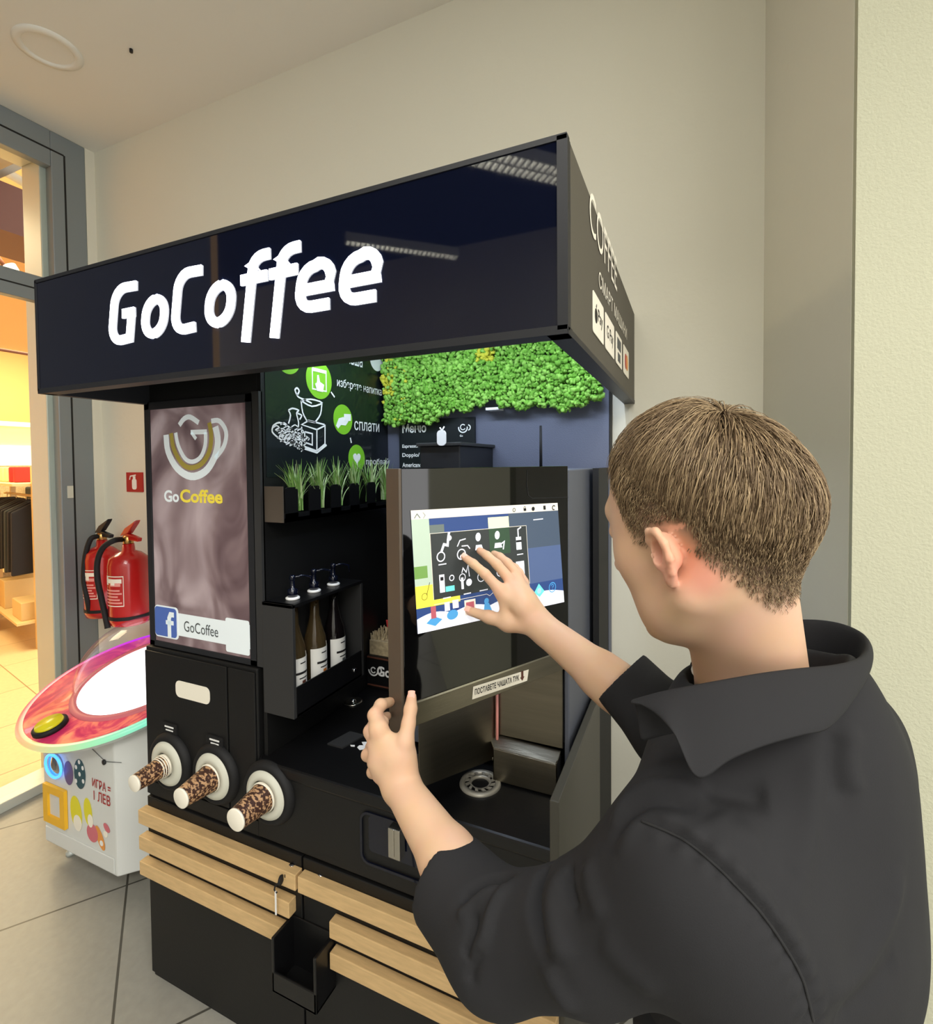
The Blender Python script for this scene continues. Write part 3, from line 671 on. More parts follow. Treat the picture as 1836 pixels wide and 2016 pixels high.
for i, ((px, py), rt) in enumerate(cups):
    c = onY(px, py, YB-.02)
    mb = MB(); mb.lathe([(.082, 0), (.082, .006), (.075, .016), (.066, .019), (.060, .014)], (c[0], YB-.006, c[2]), -YD, 48, cap=False); mb.build('cup_tube_ring', M['rubber'], ks)
    mb = MB(); mb.lathe([(.066, .01), (.061, .019), (.052, .024), (rt+.006, .026), (rt+.004, .01)], (c[0], YB-.006, c[2]), -YD, 48, cap=False); mb.build('cup_tube_gasket', M['cream_plastic'], ks)
    cc = (c[0], YB-.026, c[2]); L = .078 if i else .075
    if i == 0: r = make_cup(cc, .022, .029, .088, cl[0])
    else: r = make_cup(cc, .0265 if i == 2 else .025, .036, .088, cl[i])
    if i == 0:
        for k in range(3): MB().lathe([(.0305-.0012*k, .010+.006*k), (.0315-.0012*k, .0115+.006*k), (.030-.0012*k, .013+.006*k)], cc, (.02, -1, -.02), 28, cap=False).build('rim', M['paper_white'], r)
        mb = MB(); mb.box(cc[0]+.006, cc[0]+.018, cc[1]-.066, cc[1]-.05, cc[2]-.028, cc[2]-.018); 
for px, py in ((335, 1433), (424, 1459)):
    a = onY(px, py, YB-.007); mb = MB(); mb.box(a[0]-.03, a[0]+.03, YB-.010, YB-.006, a[2]-.014, a[2]+.014, 0)
    mb.box(a[0]-.018, a[0]+.018, YB-.0112, YB-.010, a[2]+.002, a[2]+.006, 1); mb.box(a[0]-.014, a[0]+.016, YB-.0112, YB-.010, a[2]-.007, a[2]-.004, 1)
    mb.build('tube_label', [M['rubber'], M['white_print']], ks)

# ---- roof sign box
ZT, ZB_ = 1.972, 1.706; CX0, CX1 = -1.449, -.155
MB().box(CX0, CX1, YC+.004, YC+.02, ZB_, ZT).build('roof_front', M['dark_metal'], ks)
MB().box(CX1-.018, CX1, YC+.02, YW, ZB_, ZT).build('roof_side', M['side_vinyl'], ks, .001)
MB().box(CX0, CX0+.018, YC+.02, YW, ZB_, ZT).build('roof_side', M['dark_metal'], ks, .001)
MB().box(CX0+.018, CX1-.018, YC+.02, YW, ZT-.016, ZT-.001).build('roof_top', M['back_panel'], ks)
mb = MB()
mb.box(CX0, CX1, YC-.003, YC+.03, ZB_-.006, ZB_+.006); mb.box(CX0, CX1, YC-.003, YC+.01, ZT-.006, ZT+.002)
mb.box(CX1-.014, CX1+.001, YC-.003, YC+.01, ZB_, ZT); mb.box(CX0-.001, CX0+.005, YC-.003, YC+.01, ZB_, ZT)
mb.box(CX1-.03, CX1+.001, YC, YW, ZB_-.006, ZB_+.004); mb.box(CX0, CX0+.02, YC, YW, ZB_-.006, ZB_+.004)
mb.build('roof_trim', M['dark_metal'], ks)
MB().box(CX0+.004, CX1-.012, YC-.001, YC+.004, ZB_+.005, ZT-.005).build('acrylic_panel', M['gloss_black'], ks)
MB().box(-1.08, -.18, 1.10, 1.13, ZT-.03, ZT-.018).build('led_strip_housing', M['louver'], ks)
# glowing lettering built from strokes
BZ = 1.787-0.0; XH = .090; CH = .127; SHR = .16; WD = .0195
def letter(strokes, x):
    mb = MB()
    for s in strokes:
        pts = [(p[0]+p[1]*SHR, p[1]) for p in s]
        mb.ribbon(pts, WD, (x, YC-.001, BZ), XD, ZD, -YD, .003, 0, len(s) > 30)
    return mb
h = WD/2
def Oo(w, H): return [rrect(h, w-h, h, H-h, min(w, H)*.40, 8)]
def Cc(w, H): return [[(w, H-h)]+arc(w*.5, H-h-w*.40, w*.42, 90, 180, 6)[:]+arc(w*.5, h+w*.40, w*.42, 180, 270, 6)+[(w*.92, h)]]
def Gg(w, H): return [[(w, H-h)]+arc(w*.5, H-h-w*.40, w*.42, 90, 180, 6)+arc(w*.5, h+w*.40, w*.42, 180, 270, 6)+[(w-h, h), (w-h, H*.5)], [(w*.50, H*.5), (w, H*.5)]]
def Ee(w, H): return [[(h, H*.45), (w-h, H*.45), (w-h, H-h-w*.30)]+arc(w*.55-h*.2, H-h-w*.34, w*.36, 0, 90, 5)+arc(w*.42, H-h-w*.36, w*.34, 90, 180, 5)+arc(w*.42, h+w*.34, w*.34, 180, 270, 5)+[(w*.92, h)]]
def Ff(w, H, D): return [[(w*.42, -D), (w*.42, H-w*.45)]+arc(w*.42+w*.38, H-w*.45, w*.38, 180, 90, 5, w*.45-h)+[(w*1.02, H-h)], [(w*.02, XH-h), (w*1.0, XH-h)]]
D_ = .035
for nm, st, x0 in (('letter', Gg(.078, CH), -1.168), ('letter', Oo(.078, XH), -1.062), ('letter', Cc(.072, CH), -.964), ('letter', Oo(.078, XH), -.872),
                   ('letter', Ff(.066, CH+.001, D_), -.783), ('letter', Ff(.066, CH+.001, D_), -.712), ('letter', Ee(.080, XH), -.640), ('letter', Ee(.080, XH), -.545)):
    letter(st, x0).build(nm, M['sign_white'], ks)
# right side lettering and payment plates
SX = CX1+.0008
text('lettering', 'COFFEE', (SX, .862, 1.912), YD, ZD, .345, .072, M['paper_white'], ks, .0006)
text('lettering', 'СМАРТ МАШИНИ', (SX, .955, 1.846), YD, ZD, .45, .030, M['paper_white'], ks, .0006)
for i, (y0, y1) in enumerate(((.890, 1.008), (1.030, 1.157), (1.187, 1.295), (1.330, 1.448))):
    pl = MB(); flat2d(pl, rrect(0, y1-y0, 0, .072, .006), (SX, y0, 1.748), YD, ZD, XD, 0, .001); p_ = pl.build('payment_plate', M['paper_white'], ks)
    if i == 0:
        mb = MB(); flat2d(mb, arc(.03, .034, .013, 0, 350, 16), (SX, y0, 1.748), YD, ZD, XD, .001, .0006); mb.ribbon([(.031, .049), (.036, .055)], .004, (SX+.001, y0, 1.748), YD, ZD, XD, .0006); mb.build('emblem', M['black_print'], p_)
        text('lettering', 'Pay', (SX+.001, y0+.05, 1.770), YD, ZD, .052, .030, M['black_print'], p_)
    elif i == 1: text('lettering', 'G Pay', (SX+.001, y0+.018, 1.766), YD, ZD, .09, .034, M['black_print'], p_)
    elif i == 2:
        mb = MB(); mb.box(SX+.001, SX+.0016, y0+.02, y0+.085, 1.785, 1.81); mb.box(SX+.001, SX+.0016, y0+.03, y0+.075, 1.757, 1.777); mb.build('emblem', M['grey_print'], p_)
    else:
        mb = MB(); flat2d(mb, arc(.045, .036, .020, 0, 345, 18), (SX, y0, 1.748), YD, ZD, XD, .001, .0005, 0); flat2d(mb, arc(.072, .036, .020, 0, 345, 18), (SX, y0, 1.748), YD, ZD, XD, .001, .0008, 1); mb.build('emblem', [M['red_sign'], M['orange_print']], p_)

# ---- advertising display in the column
def ad_mat():
    m = mat('ad_picture', (110, 92, 92), .25, coat=.6); nt = m.node_tree; b = nt.nodes['Principled BSDF']
    tc = nt.nodes.new('ShaderNodeTexCoord'); mp = nt.nodes.new('ShaderNodeMapping'); mp.inputs['Scale'].default_value = (5, 1, 3.2); nt.links.new(tc.outputs['Object'], mp.inputs[0])
    n = nt.nodes.new('ShaderNodeTexNoise'); n.inputs['Scale'].default_value = 1.2; n.inputs['Detail'].default_value = 2.5; n.inputs['Distortion'].default_value = 1.2; nt.links.new(mp.outputs[0], n.inputs['Vector'])
    r = nt.nodes.new('ShaderNodeValToRGB'); e = r.color_ramp.elements; e[0].position = .35; e[0].color = (*srgb((74, 56, 58)), 1); e[1].position = .68; e[1].color = (*srgb((150, 134, 134)), 1)
    q = e.new(.5); q.color = (*srgb((106, 88, 88)), 1)
    nt.links.new(n.outputs['Fac'], r.inputs[0]); nt.links.new(r.outputs[0], b.inputs['Base Color']); nt.links.new(r.outputs[0], b.inputs['Emission Color']); b.inputs['Emission Strength'].default_value = .55
    return m
ads = MB(); mb = ads
fx0, fx1, fz0, fz1 = XL+.014, XS-.022, .999, 1.706
mb.box(fx0, fx1, YB+.004, YB+.02, fz0, 1.014); mb.box(fx0, fx1, YB+.004, YB+.02, 1.684, fz1); mb.box(fx0, -1.424, YB+.004, YB+.02, fz0, fz1); mb.box(-1.047, fx1, YB+.004, YB+.02, fz0, fz1)
ad = mb.build('display_frame', M['dark_metal'], ks, .001)
MB().box(-1.424, -1.047, YB+.008, YB+.016, 1.014, 1.684).build('display', ad_mat(), ad)
AY = YB+.0075
def A2(px, py): p = onY(px, py, AY); return (p[0], p[2])
def cat(pts, n=4):
    P = [np.array(p) for p in pts]; out = []
    for i in range(len(P)-1):
        p0, p1, p2, p3 = P[max(i-1, 0)], P[i], P[i+1], P[min(i+2, len(P)-1)]
        for k in range(n):
            u = k/n; out.append(.5*((2*p1)+(-p0+p2)*u+(2*p0-5*p1+4*p2-p3)*u*u+(-p0+3*p1-3*p2+p3)*u**3))
    return out+[P[-1]]
mb = MB(); Z0 = (0, AY, 0)
rb = lambda pts, w, mi, hh=.0008, c=True: mb.ribbon(cat([A2(*p) for p in pts]) if c else [A2(*p) for p in pts], w, Z0, XD, ZD, -YD, hh, mi)
rb([(327, 856), (331, 889), (349, 922), (376, 938), (403, 929), (421, 903), (429, 870), (424, 840)], .021, 0)
rb([(337, 853), (342, 883), (358, 912), (376, 921), (397, 913), (412, 889), (416, 859), (412, 832)], .014, 1, .0010)
rb([(346, 852), (351, 877), (364, 902), (379, 909), (395, 900), (404, 877), (405, 851)], .012, 0, .0012)
rb([(407, 850), (376, 851)], .013, 0, .0012, False); rb([(377, 851), (386, 864)], .010, 0, .0012, False)
rb([(353, 837), (362, 825), (374, 821), (391, 832)], .014, 0)
rb([(416, 829), (432, 829), (445, 850), (441, 878), (424, 902)], .013, 0)
mb.build('cup_logo', [M['silver_print'], M['olive_print']], ad)
a = A2(323, 988); b = A2(438, 963)
text('lettering', 'Go', (a[0]+.002, AY, a[1]), XD, ZD, .062, .034, M['silver_print'], ad, .001, .03)
text('lettering', 'Coffee', (a[0]+.069, AY, a[1]), XD, ZD, b[0]-a[0]-.069, .037, M['yellow_print'], ad, .001, .03)
mb = MB(); mb.box(-1.335, -1.05, AY-.0008, AY, 1.040, 1.104, 0); flat2d(mb, rrect(0, .10, 0, .092, .012), (-1.424, AY, 1.027), XD, ZD, -YD, .0008, .0006, 0); flat2d(mb, rrect(0, .092, 0, .084, .010), (-1.423, AY, 1.031), XD, ZD, -YD, .0014, .0006, 1)
flat2d(mb, rrect(0, .086, 0, .092, .006), (-1.137, AY, 1.022), XD, ZD, -YD, .0008, .0008, 0)
mb.ribbon([(.062, .0), (.062, .055), (.068, .066), (.082, .066)], .014, (-1.423, AY-.002, 1.031), XD, ZD, -YD, .0008, 0); mb.ribbon([(.048, .042), (.080, .042)], .012, (-1.423, AY-.002, 1.031), XD, ZD, -YD, .0008, 0)
mb.build('social_banner', [M['silver_print'], M['blue_print']], ad)
text('lettering', 'GoCoffee', (-1.300, AY-.001, 1.056), XD, ZD, .135, .030, M['grey_print'], ad, .001, .0)

# ---- graphics on the left inner wall (plane X = XS)
GX = XS+.0006
def G2(px, py, X=XS): p = onX(px, py, X); return (p[1], p[2])
gfx = MB(); gb = gfx.box(GX-.0004, GX+.0010, .975, 1.545, 1.49, 1.945).build('graphic_panel', mat('graphic_panel', (16, 22, 26), .35, coat=.4), ks)
OG = (GX+.0012, 0, 0)
def gdisc(mb, c, r, mi, hh=0): flat2d(mb, arc(c[0], c[1], r, 0, 352, 40), OG, YD, ZD, XD, hh, .0006, mi)
mb = MB()
c1, c2, c3, c0 = G2(627, 748), G2(674, 826), G2(701, 902), G2(565, 700)
gdisc(mb, c1, .056, 0)
c4 = (c1[0]+.30, c1[1]+.115); gr_ = [M['green_print'], M['glow_print']]
m2 = MB(); gdisc(m2, c4, .04, 1); m2.build('pictogram', gr_, gb)
m2 = MB(); gdisc(m2, c0, .05, 0); m2.build('pictogram', gr_, gb)
# icons: window with hand, hand with card, heart with leaf
mb.ribbon([(c1[0]-.03, c1[1]+.03), (c1[0]+.03, c1[1]+.03), (c1[0]+.03, c1[1]-.03), (c1[0]-.03, c1[1]-.03), (c1[0]-.03, c1[1]+.03)], .004, (GX+.002, 0, 0), YD, ZD, XD, .0005, 1)
flat2d(mb, [(c1[0]-.03, c1[1]+.022), (c1[0]+.03, c1[1]+.022), (c1[0]+.03, c1[1]+.032), (c1[0]-.03, c1[1]+.032)], (GX+.002, 0, 0), YD, ZD, XD, 0, .0006, 1)
flat2d(mb, [(c1[0]-.012, c1[1]-.034), (c1[0]+.014, c1[1]-.034), (c1[0]+.020, c1[1]-.012), (c1[0]+.002, c1[1]-.006), (c1[0]-.004, c1[1]+.014), (c1[0]-.010, c1[1]+.012), (c1[0]-.012, c1[1]-.010), (c1[0]-.020, c1[1]-.014)], (GX+.002, 0, 0), YD, ZD, XD, .0006, .0006, 1)
mb.build('pictogram', gr_, gb); mb = MB(); gdisc(mb, c2, .047, 0)
flat2d(mb, [(c2[0]-.036, c2[1]-.022), (c2[0]-.022, c2[1]+.002), (c2[0]+.0, c2[1]+.008), (c2[0]+.026, c2[1]-.004), (c2[0]+.012, c2[1]-.018), (c2[0]-.012, c2[1]-.018), (c2[0]-.026, c2[1]-.030)], (GX+.002, 0, 0), YD, ZD, XD, 0, .0006, 1)
flat2d(mb, [(c2[0]+.004, c2[1]-.004), (c2[0]+.038, c2[1]-.002), (c2[0]+.038, c2[1]+.020), (c2[0]+.004, c2[1]+.018)], (GX+.002, 0, 0), YD, ZD, XD, .0004, .0007, 1)
mb.build('pictogram', gr_, gb); mb = MB(); gdisc(mb, c3, .044, 0)
hp = [(c3[0]+.020*math.sin(t)**3*1.0, c3[1]+.0013*(13*math.cos(t)-5*math.cos(2*t)-2*math.cos(3*t)-math.cos(4*t))) for t in np.linspace(0, 2*PI, 26, endpoint=False)]
flat2d(mb, hp[::-1], (GX+.002, 0, 0), YD, ZD, XD, 0, .0006, 1)
mb.ribbon([(c3[0]+.002, c3[1]-.02), (c3[0]+.004, c3[1]-.034)], .005, (GX+.002, 0, 0), YD, ZD, XD, .0005, 1)
mb.build('pictogram', gr_, gb); mb = MB()
for a, b in (((600, 712), (600, 706)), ((650, 772), (657, 782)), ((688, 862), (690, 872))): mb.ribbon([G2(*a), G2(*b)], .005, (GX+.002, 0, 0), YD, ZD, XD, .0005, 1)
mb.build('dots', gr_, gb); mb = MB()
# coffee grinder line drawing
rr_ = lambda pts, w=.0045: mb.ribbon(cat([G2(*p) for p in pts], 3), w, (GX+.002, 0, 0), YD, ZD, XD, .0005, 1)
r2_ = lambda pts, w=.0045: mb.ribbon([G2(*p) for p in pts], w, (GX+.002, 0, 0), YD, ZD, XD, .0005, 1)
r2_([(592, 840), (592, 877), (622, 888), (638, 874), (638, 838), (622, 846), (592, 836), (606, 828), (637, 836)]); r2_([(622, 846), (622, 886)]); r2_([(588, 880), (622, 891), (641, 876)], .006)
r2_([(598, 850), (613, 854), (613, 876), (598, 871), (598, 850)]); rr_([(604, 862), (606, 864), (604, 866)], .006)
rr_([(591, 789), (594, 812), (602, 828)]); rr_([(632, 793), (629, 816), (618, 832)]); rr_([(591, 789), (610, 786), (632, 793), (612, 800), (591, 789)]); r2_([(602, 828), (618, 832)])
rr_([(612, 794), (600, 788), (586, 782), (582, 776)]); rr_([(582, 776), (579, 768), (583, 764), (587, 770), (583, 778)], .005)
rr_([(566, 808), (574, 804), (586, 808), (582, 814), (586, 832), (584, 846)]); rr_([(566, 808), (570, 818), (566, 834)]); rr_([(584, 814), (592, 818), (588, 826)])
for i in range(26):
    t = i/25; bx = 536+40*(i % 7)/6+14*t; by = 842+28*t+8*math.sin(i*2.3)
    rr_([(bx, by), (bx+7, by-4), (bx+13, by+2), (bx+6, by+6)], .003)
for i in range(22):
    bx = 566+(i*7) % 36; by = 862+(i*5) % 24; rr_([(bx-4, by), (bx, by-4), (bx+4, by), (bx, by+4)], .003)
rr_([(536, 838), (548, 832), (566, 840), (586, 856)]); rr_([(536, 838), (534, 850), (546, 862), (562, 872)])
mb.build('grinder_drawing', gr_, gb)
for s, p0, p1, hh in (('изберете напитка', (662, 761), (750, 785), .034), ('сплати', (696, 843), (745, 845), .030), ('пробвай', (719, 914), (764, 915), .026), ('чаша', (682, 712), (712, 722), .034)):
    a = G2(*p0); b = G2(*p1)
    text('lettering', s, (GX+.0012, a[0], a[1]-.006), YD, ZD, b[0]-a[0], hh, M['glow_print'], gb, .001, .005)

# ---- trough with artificial grass
ZG0, ZG1 = 1.385, 1.452
pl = thing('wall_planter', 'long black trough with scalloped front on the inner kiosk wall, filled with grass', 'planter', (XS+.03, 1.2, ZG0))
mb = MB(); mb.box(XS, XS+.062, .967, .970, ZG0-.01, ZG1+.015, 0); mb.build('end_plate', M['bronze_edge'], pl)
mb = MB(); mb.box(XS, XS+.062, .970, 1.456, ZG0-.01, ZG0, 0); mb.box(XS+.058, XS+.062, .970, 1.456, ZG0-.01, ZG0+.012, 0); mb.box(XS, XS+.062, 1.453, 1.456, ZG0-.01, ZG1, 0)
for i in range(6):
    y0 = .975+i*.089; pts = [(y0, ZG0), (y0+.046, ZG0), (y0+.046, ZG1)]+arc(y0+.034, ZG1, .012, 0, 90, 4)+arc(y0+.012, ZG1, .012, 90, 180, 4)
    if y0+.046 < 1.46: mb.prism([(XS+.058, a, b) for a, b in pts], (.004, 0, 0))
mb.build('trough', M['counter_black'], pl)
random.seed(3)
for i in range(6):
    y0 = .998+.0+i*.085
    mb = MB()
    for k in range(85):
        a = random.random()*2*PI; L = .055+.08*random.random(); lean = (.15+.75*random.random())
        bx, by = XS+.045+.010*random.uniform(-1, 1), y0+.036+.012*random.uniform(-1, 1)
        dx, dy = math.cos(a)*.55, math.sin(a); w = .0022+.0015*random.random(); px_, py_ = -math.sin(a), math.cos(a)
        P = []
        for s in range(6):
            t = s/5; r = L*lean*t*t*.75; z = ZG0+.015+L*1.15*(t-.22*lean*t*t)
            x = max(bx+dx*r, XS+.004); y = by+dy*r; ww = w*(1-t**2)+.0002
            P += [(x-px_*ww, y-py_*ww, z), (x+px_*ww, y+py_*ww, z+.0003)]
        mb.add(P, [(2*s, 2*s+1, 2*s+3, 2*s+2) for s in range(5)], 1 if random.random() < .38 else 0)
    g = mb.build('artificial_grass', [M['leaf'], M['leaf_light']], None)
    tag(g, ('%s tuft of artificial grass in the black trough of the kiosk' % ('nearest, leftmost', 'second from the left', 'third from the left', 'fourth from the left', 'second from the far end', 'farthest, rightmost')[i]), 'grass tuft', 'grass tufts in the trough')

# ---- moss panel (upper back wall)
def moss():
    rng = np.random.default_rng(5); ico = bmesh_ico()
    iv, if_ = ico; V = []; F = []; MI = []; k = 0
    n = 0
    N = 7600
    mbp = [onY(a, b, 1.515) for a, b in ((758, 836), (800, 838), (850, 832), (900, 815), (960, 795), (990, 803), (1060, 806), (1130, 805), (1195, 796))]
    MBX = [q[0] for q in mbp]; MBZ = [q[2]+.006 for q in mbp]
    for i in range(N):
        x = rng.uniform(XS+.012, XR-.012)
        t = (x-XS)/(XR-XS)
        zb = float(np.interp(x, MBX, MBZ))+.008*math.sin(x*41)+.006*math.sin(x*97+1)
        z = rng.uniform(zb, 1.94)
        r = rng.uniform(.0045, .0095)*(1.0 if rng.random() < .8 else .7)
        y = 1.548-.008-.030*rng.random()**.7-.018*(.5+.5*math.sin(x*23+1.3)*math.cos(z*29))
        sc = r*(1+.35*rng.standard_normal((1, 3))*.4)
        v = iv*sc*(1+.25*rng.standard_normal((len(iv), 1)))
        V.append(v+np.array([x, y, z])); F.append(if_+k); k += len(iv)
        s = math.sin(x*17+2)*math.sin(z*23+x*9)
        yel = (abs(x+.60) < .03 and z > 1.85 and rng.random() < .8) or (t < .07 and abs(z-1.80) < .035 and rng.random() < .7) or (t < .14 and rng.random() < .08)
        MI += [2 if yel else (0 if rng.random() < .55+.25*s else 1)]*len(if_)
    V = np.concatenate(V); F = np.concatenate(F)
    me = bpy.data.meshes.new('moss_panel'); me.from_pydata(V.tolist(), [], F.tolist())
    for m in (mat('moss_green', (108, 164, 56), .9, noise=.2, nscale=60, sss=0), mat('moss_light', (140, 192, 84), .9, noise=.2, nscale=60), mat('moss_yellow', (196, 196, 60), .9)): me.materials.append(m)
    me.polygons.foreach_set('material_index', MI); me.polygons.foreach_set('use_smooth', [True]*len(F)); me.update()
    o = bpy.data.objects.new('moss_panel', me); COL.objects.link(o)
    return tag(o, 'bright green preserved moss panel under the kiosk roof', 'moss', None, 'stuff')
def bmesh_ico():
    import bmesh
    b = bmesh.new(); bmesh.ops.create_icosphere(b, subdivisions=1, radius=1.0)
    v = np.array([q.co[:] for q in b.verts]); f = np.array([[x.index for x in q.verts] for q in b.faces]); b.free(); return v, f
moss()
tag(MB().box(-.60, -.555, 1.505, 1.55, 1.692, 1.700).build('moss_backing', M['white_print']), 'thin white backing edge peeking out below the moss panel', 'backing board')

# ---- menu board on the back wall
mn = thing('menu_board', 'black menu board headed in white letters below the moss', 'menu board', (-.80, 1.54, 1.3))
MB().box(-.945, -.653, 1.538, 1.55, 1.25, 1.676).build('board', mat('menu_black', (18, 24, 28), .4), mn, .001)
MY = 1.5375
def T(s, px, py, px2, h, m='glow_print', bold=.02, y=MY, par=mn, shear=0):
    a = onY(px, py, y); b = onY(px2, py, y); return text('lettering', s, (a[0], y, a[2]), XD, ZD, b[0]-a[0], h, M[m], par, .0008, bold, shear)
T('Меню', 792, 853, 839, .032, bold=.03); T('Espresso/', 792, 884, 824, .016); T('Doppio/', 792, 902, 826, .018); T('Americano', 792, 920, 830, .016)
T('Go', 905, 860, 911, .007, 'glow_print', .02)
mb = MB(); c = onY(911, 842, MY); O = (c[0], MY, c[2])
mb.ribbon(arc(0, 0, .016, 170, 370, 12), .004, O, XD, ZD, -YD, .0006); mb.ribbon(arc(0, .002, .009, 40, 330, 12), .003, O, XD, ZD, -YD, .0006); mb.ribbon(arc(.018, .0, .009, -80, 80, 8), .0035, O, XD, ZD, -YD, .0006)
mb.build('cup_logo', M['glow_print'], mn)

# ================================================================ COFFEE MACHINE WITH OPEN DOOR
cm = thing('coffee_machine', 'black and steel coffee machine on the counter with its touch screen door open', 'coffee machine', (-.48, 1.3, zc1))
zm0, zm1, YM, XM = zc1, 1.505, 1.13, -.25
mb = MB(); mb.box(-.70, -.262, YM+.02, 1.50, 1.10, zm1); mb.box(-.70, -.455, YM+.02, 1.50, zm0+.012, 1.10); mb.box(-.455, -.262, 1.30, 1.50, zm0+.012, 1.10); mb.box(-.262, XM, YM, 1.50, zm0+.012, zm1)
mb.build('housing', M['machine_grey'], cm, .003)
for x in (-.66, -.29):
    for y in (1.18, 1.46): MB().cyl((x, y, zm0), (x, y, zm0+.013), .015).build('foot', M['rubber'], cm)
# steel front sheet, drip tray, outlet pipe
mb = MB(); mb.box(-.448, -.264, YM-.004, YM, .862, 1.10); mb.build('front_sheet', M['steel'], cm, .002)
mb = MB(); mb.prism([(-.424, 1.092, zc1+.004), (-.270, 1.092, zc1+.004), (-.270, 1.092, .842), (-.424, 1.092, .846)], (0, .004, 0)); mb.box(-.274, -.270, 1.092, YM, zc1+.004, .846); mb.prism([(-.424, 1.095, .846), (-.270, 1.095, .842), (-.270, YM, .856), (-.452, YM, .862)], (0, 0, -.004))
mb.box(-.424, -.42, 1.092, YM, zc1+.004, .846); mb.build('drip_tray', M['steel'], cm, .0015)
pc = onY(979, 1385, YM-.01); pd = onY(979, 1490, YM-.01)
MB().cyl((pc[0], YM-.012, pc[2]+.05), (pd[0], YM-.012, pd[2]+.002), .0035, n=10).build('outlet_pipe', M['label_pink'], cm)
mb = MB(); mb.prism([(pd[0]-.022, YM-.02, pd[2]), (pd[0]+.03, YM-.012, pd[2]-.004), (pd[0]+.02, YM-.0, pd[2]+.012), (pd[0]-.01, YM, pd[2]+.012)], (0, 0, -.006)); mb.cyl((pd[0], YM-.016, pd[2]+.006), (pd[0], YM-.016, pd[2]-.02), .006, n=10); mb.build('outlet_nozzle', M['steel'], cm, .001)
# door
PL = np.array([-.458, .742, 0]); PH = np.array([-.25, 1.13, 0]); dd = unit(PH-PL); dn = np.array([dd[1], -dd[0], 0]); DL = np.linalg.norm(PH-PL)
zg0, zg1, zb0 = 1.098, 1.513, 1.054
def DO(s, z, t=0): return PL+dd*s+ZD*z+dn*t
door = MB().obox(DO(.004, zb0+.01, -.012), dd*(DL-.004), -dn*.033, ZD*(zg1-zb0-.012)).build('door', M['machine_grey'], cm, .003)
MB().obox(DO(0, zb0-.014, -.0), dd*.006, -dn*.046, ZD*(zg1-zb0+.014)).build('door_edge', M['bronze_edge'], door, .0015)
MB().obox(DO(.006, zg0, 0), dd*(DL-.008), -dn*.012, ZD*(zg1-zg0)).build('screen_glass', M['screen_glass'], door, .001)
MB().obox(DO(.006, zb0, .001), dd*(DL+.002), -dn*.013, ZD*(zg0-zb0-.002)).build('steel_band', M['steel'], door, .001)
MB().obox(DO(.006, zg0-.003, .0015), dd*(DL-.0), -dn*.004, ZD*.0035).build('band_edge', M['steel_bright'], door)
# inner cup recess sheet parallel to the door
q0 = np.array([pd[0]-.004, YM-.006, 0]); 
def SP(px, py): return onP(px, py, q0, dn)
s1 = SP(978, 1492); s2 = SP(826, 1552); s3 = SP(826, 1400); s4 = SP(978, 1370)
MB().prism([s1, s2, (s2[0], s2[1], 1.09), (s1[0], s1[1], 1.09)], -dn*.003).build('recess_sheet', M['steel'], cm)
mb = MB(); mb.prism([(s1[0]-.02, s1[1]-.037, s1[2]+.002), s2+ZD*.002, s2+ZD*.002-dn*.12, (s1[0]-.12, s1[1]+.0, s1[2]+.002)], (0, 0, .003)); mb.build('recess_floor', M['steel'], cm)
# label on the steel band
def DP(px, py, t=.0): return onP(px, py, PL+dn*t, dn)
lab = [DP(*p, .0018) for p in ((929, 1377), (1037, 1340), (1040, 1318), (931, 1352))]
lb = MB().prism(lab, dn*.0006).build('band_label', M['paper_white'], door)
xu = unit(lab[1]-lab[0]); W_ = np.linalg.norm(lab[1]-lab[0]); yu = ZD
text('lettering', 'ПОСТАВЕТЕ ЧАШАТА ТУК', lab[0]+xu*.006+yu*.007+dn*.0008, xu, yu, W_*.80, .012, M['black_print'], lb, .0004, .02)
mb = MB(); O = lab[0]+xu*W_*.90+dn*.0012; flat2d(mb, [(.0, .004), (.006, .012), (.003, .012), (.003, .024), (-.003, .024), (-.003, .012), (-.006, .012)], O, xu, yu, dn, 0, .0004); mb.build('arrow', M['fruit_brown'], lb)
# touch screen contents
UC = [DP(*p, .001) for p in ((822, 1248), (1110, 1185), (1097, 990), (808, 1005))]
def loc(px, py): p = DP(px, py, .001)-DO(0, 0, .001); return (float(np.dot(p, dd)), float(p[2]))
SM = {}
def sm(rgb, es=.9):
    k = tuple(rgb)
    if k not in SM: SM[k] = mat('screen_%d_%d_%d' % k, rgb, .4, emit=rgb, es=es)
    return SM[k]
cols = [(206, 200, 186), (40, 62, 110), (62, 74, 90), (44, 48, 48), (218, 222, 170), (44, 66, 48), (216, 204, 70), (214, 216, 224), (70, 140, 190), (20, 20, 22), (100, 136, 70), (160, 176, 158), (100, 200, 190), (160, 80, 90), (150, 180, 215), (70, 86, 120), (90, 100, 96)]
scr = MB()
def U(pts, mi, layer): scr.prism([DO(*loc(*p), .0010+.00015*layer) for p in pts], dn*.0001, mi)
def lerp2(u, v):
    a = np.array([808, 1005])*(1-v)+np.array([822, 1248])*v; b = np.array([1097, 990])*(1-v)+np.array([1110, 1185])*v
    return tuple(a*(1-u)+b*u)
def UR(u0, u1, v0, v1, mi, layer): U([lerp2(u0, v1), lerp2(u1, v1), lerp2(u1, v0), lerp2(u0, v0)], mi, layer)
def UL(uv, w, mi, layer):
    pts = [loc(*lerp2(*p)) for p in uv]; o = DO(0, 0, .0010+.00015*layer); scr.ribbon(pts, w, o, dd, ZD, dn, .0001, mi)
UR(0, 1, 0, 1, 1, 0)                                   # navy base
UR(0, 1, 0, .075, 0, 1)                                # top bar
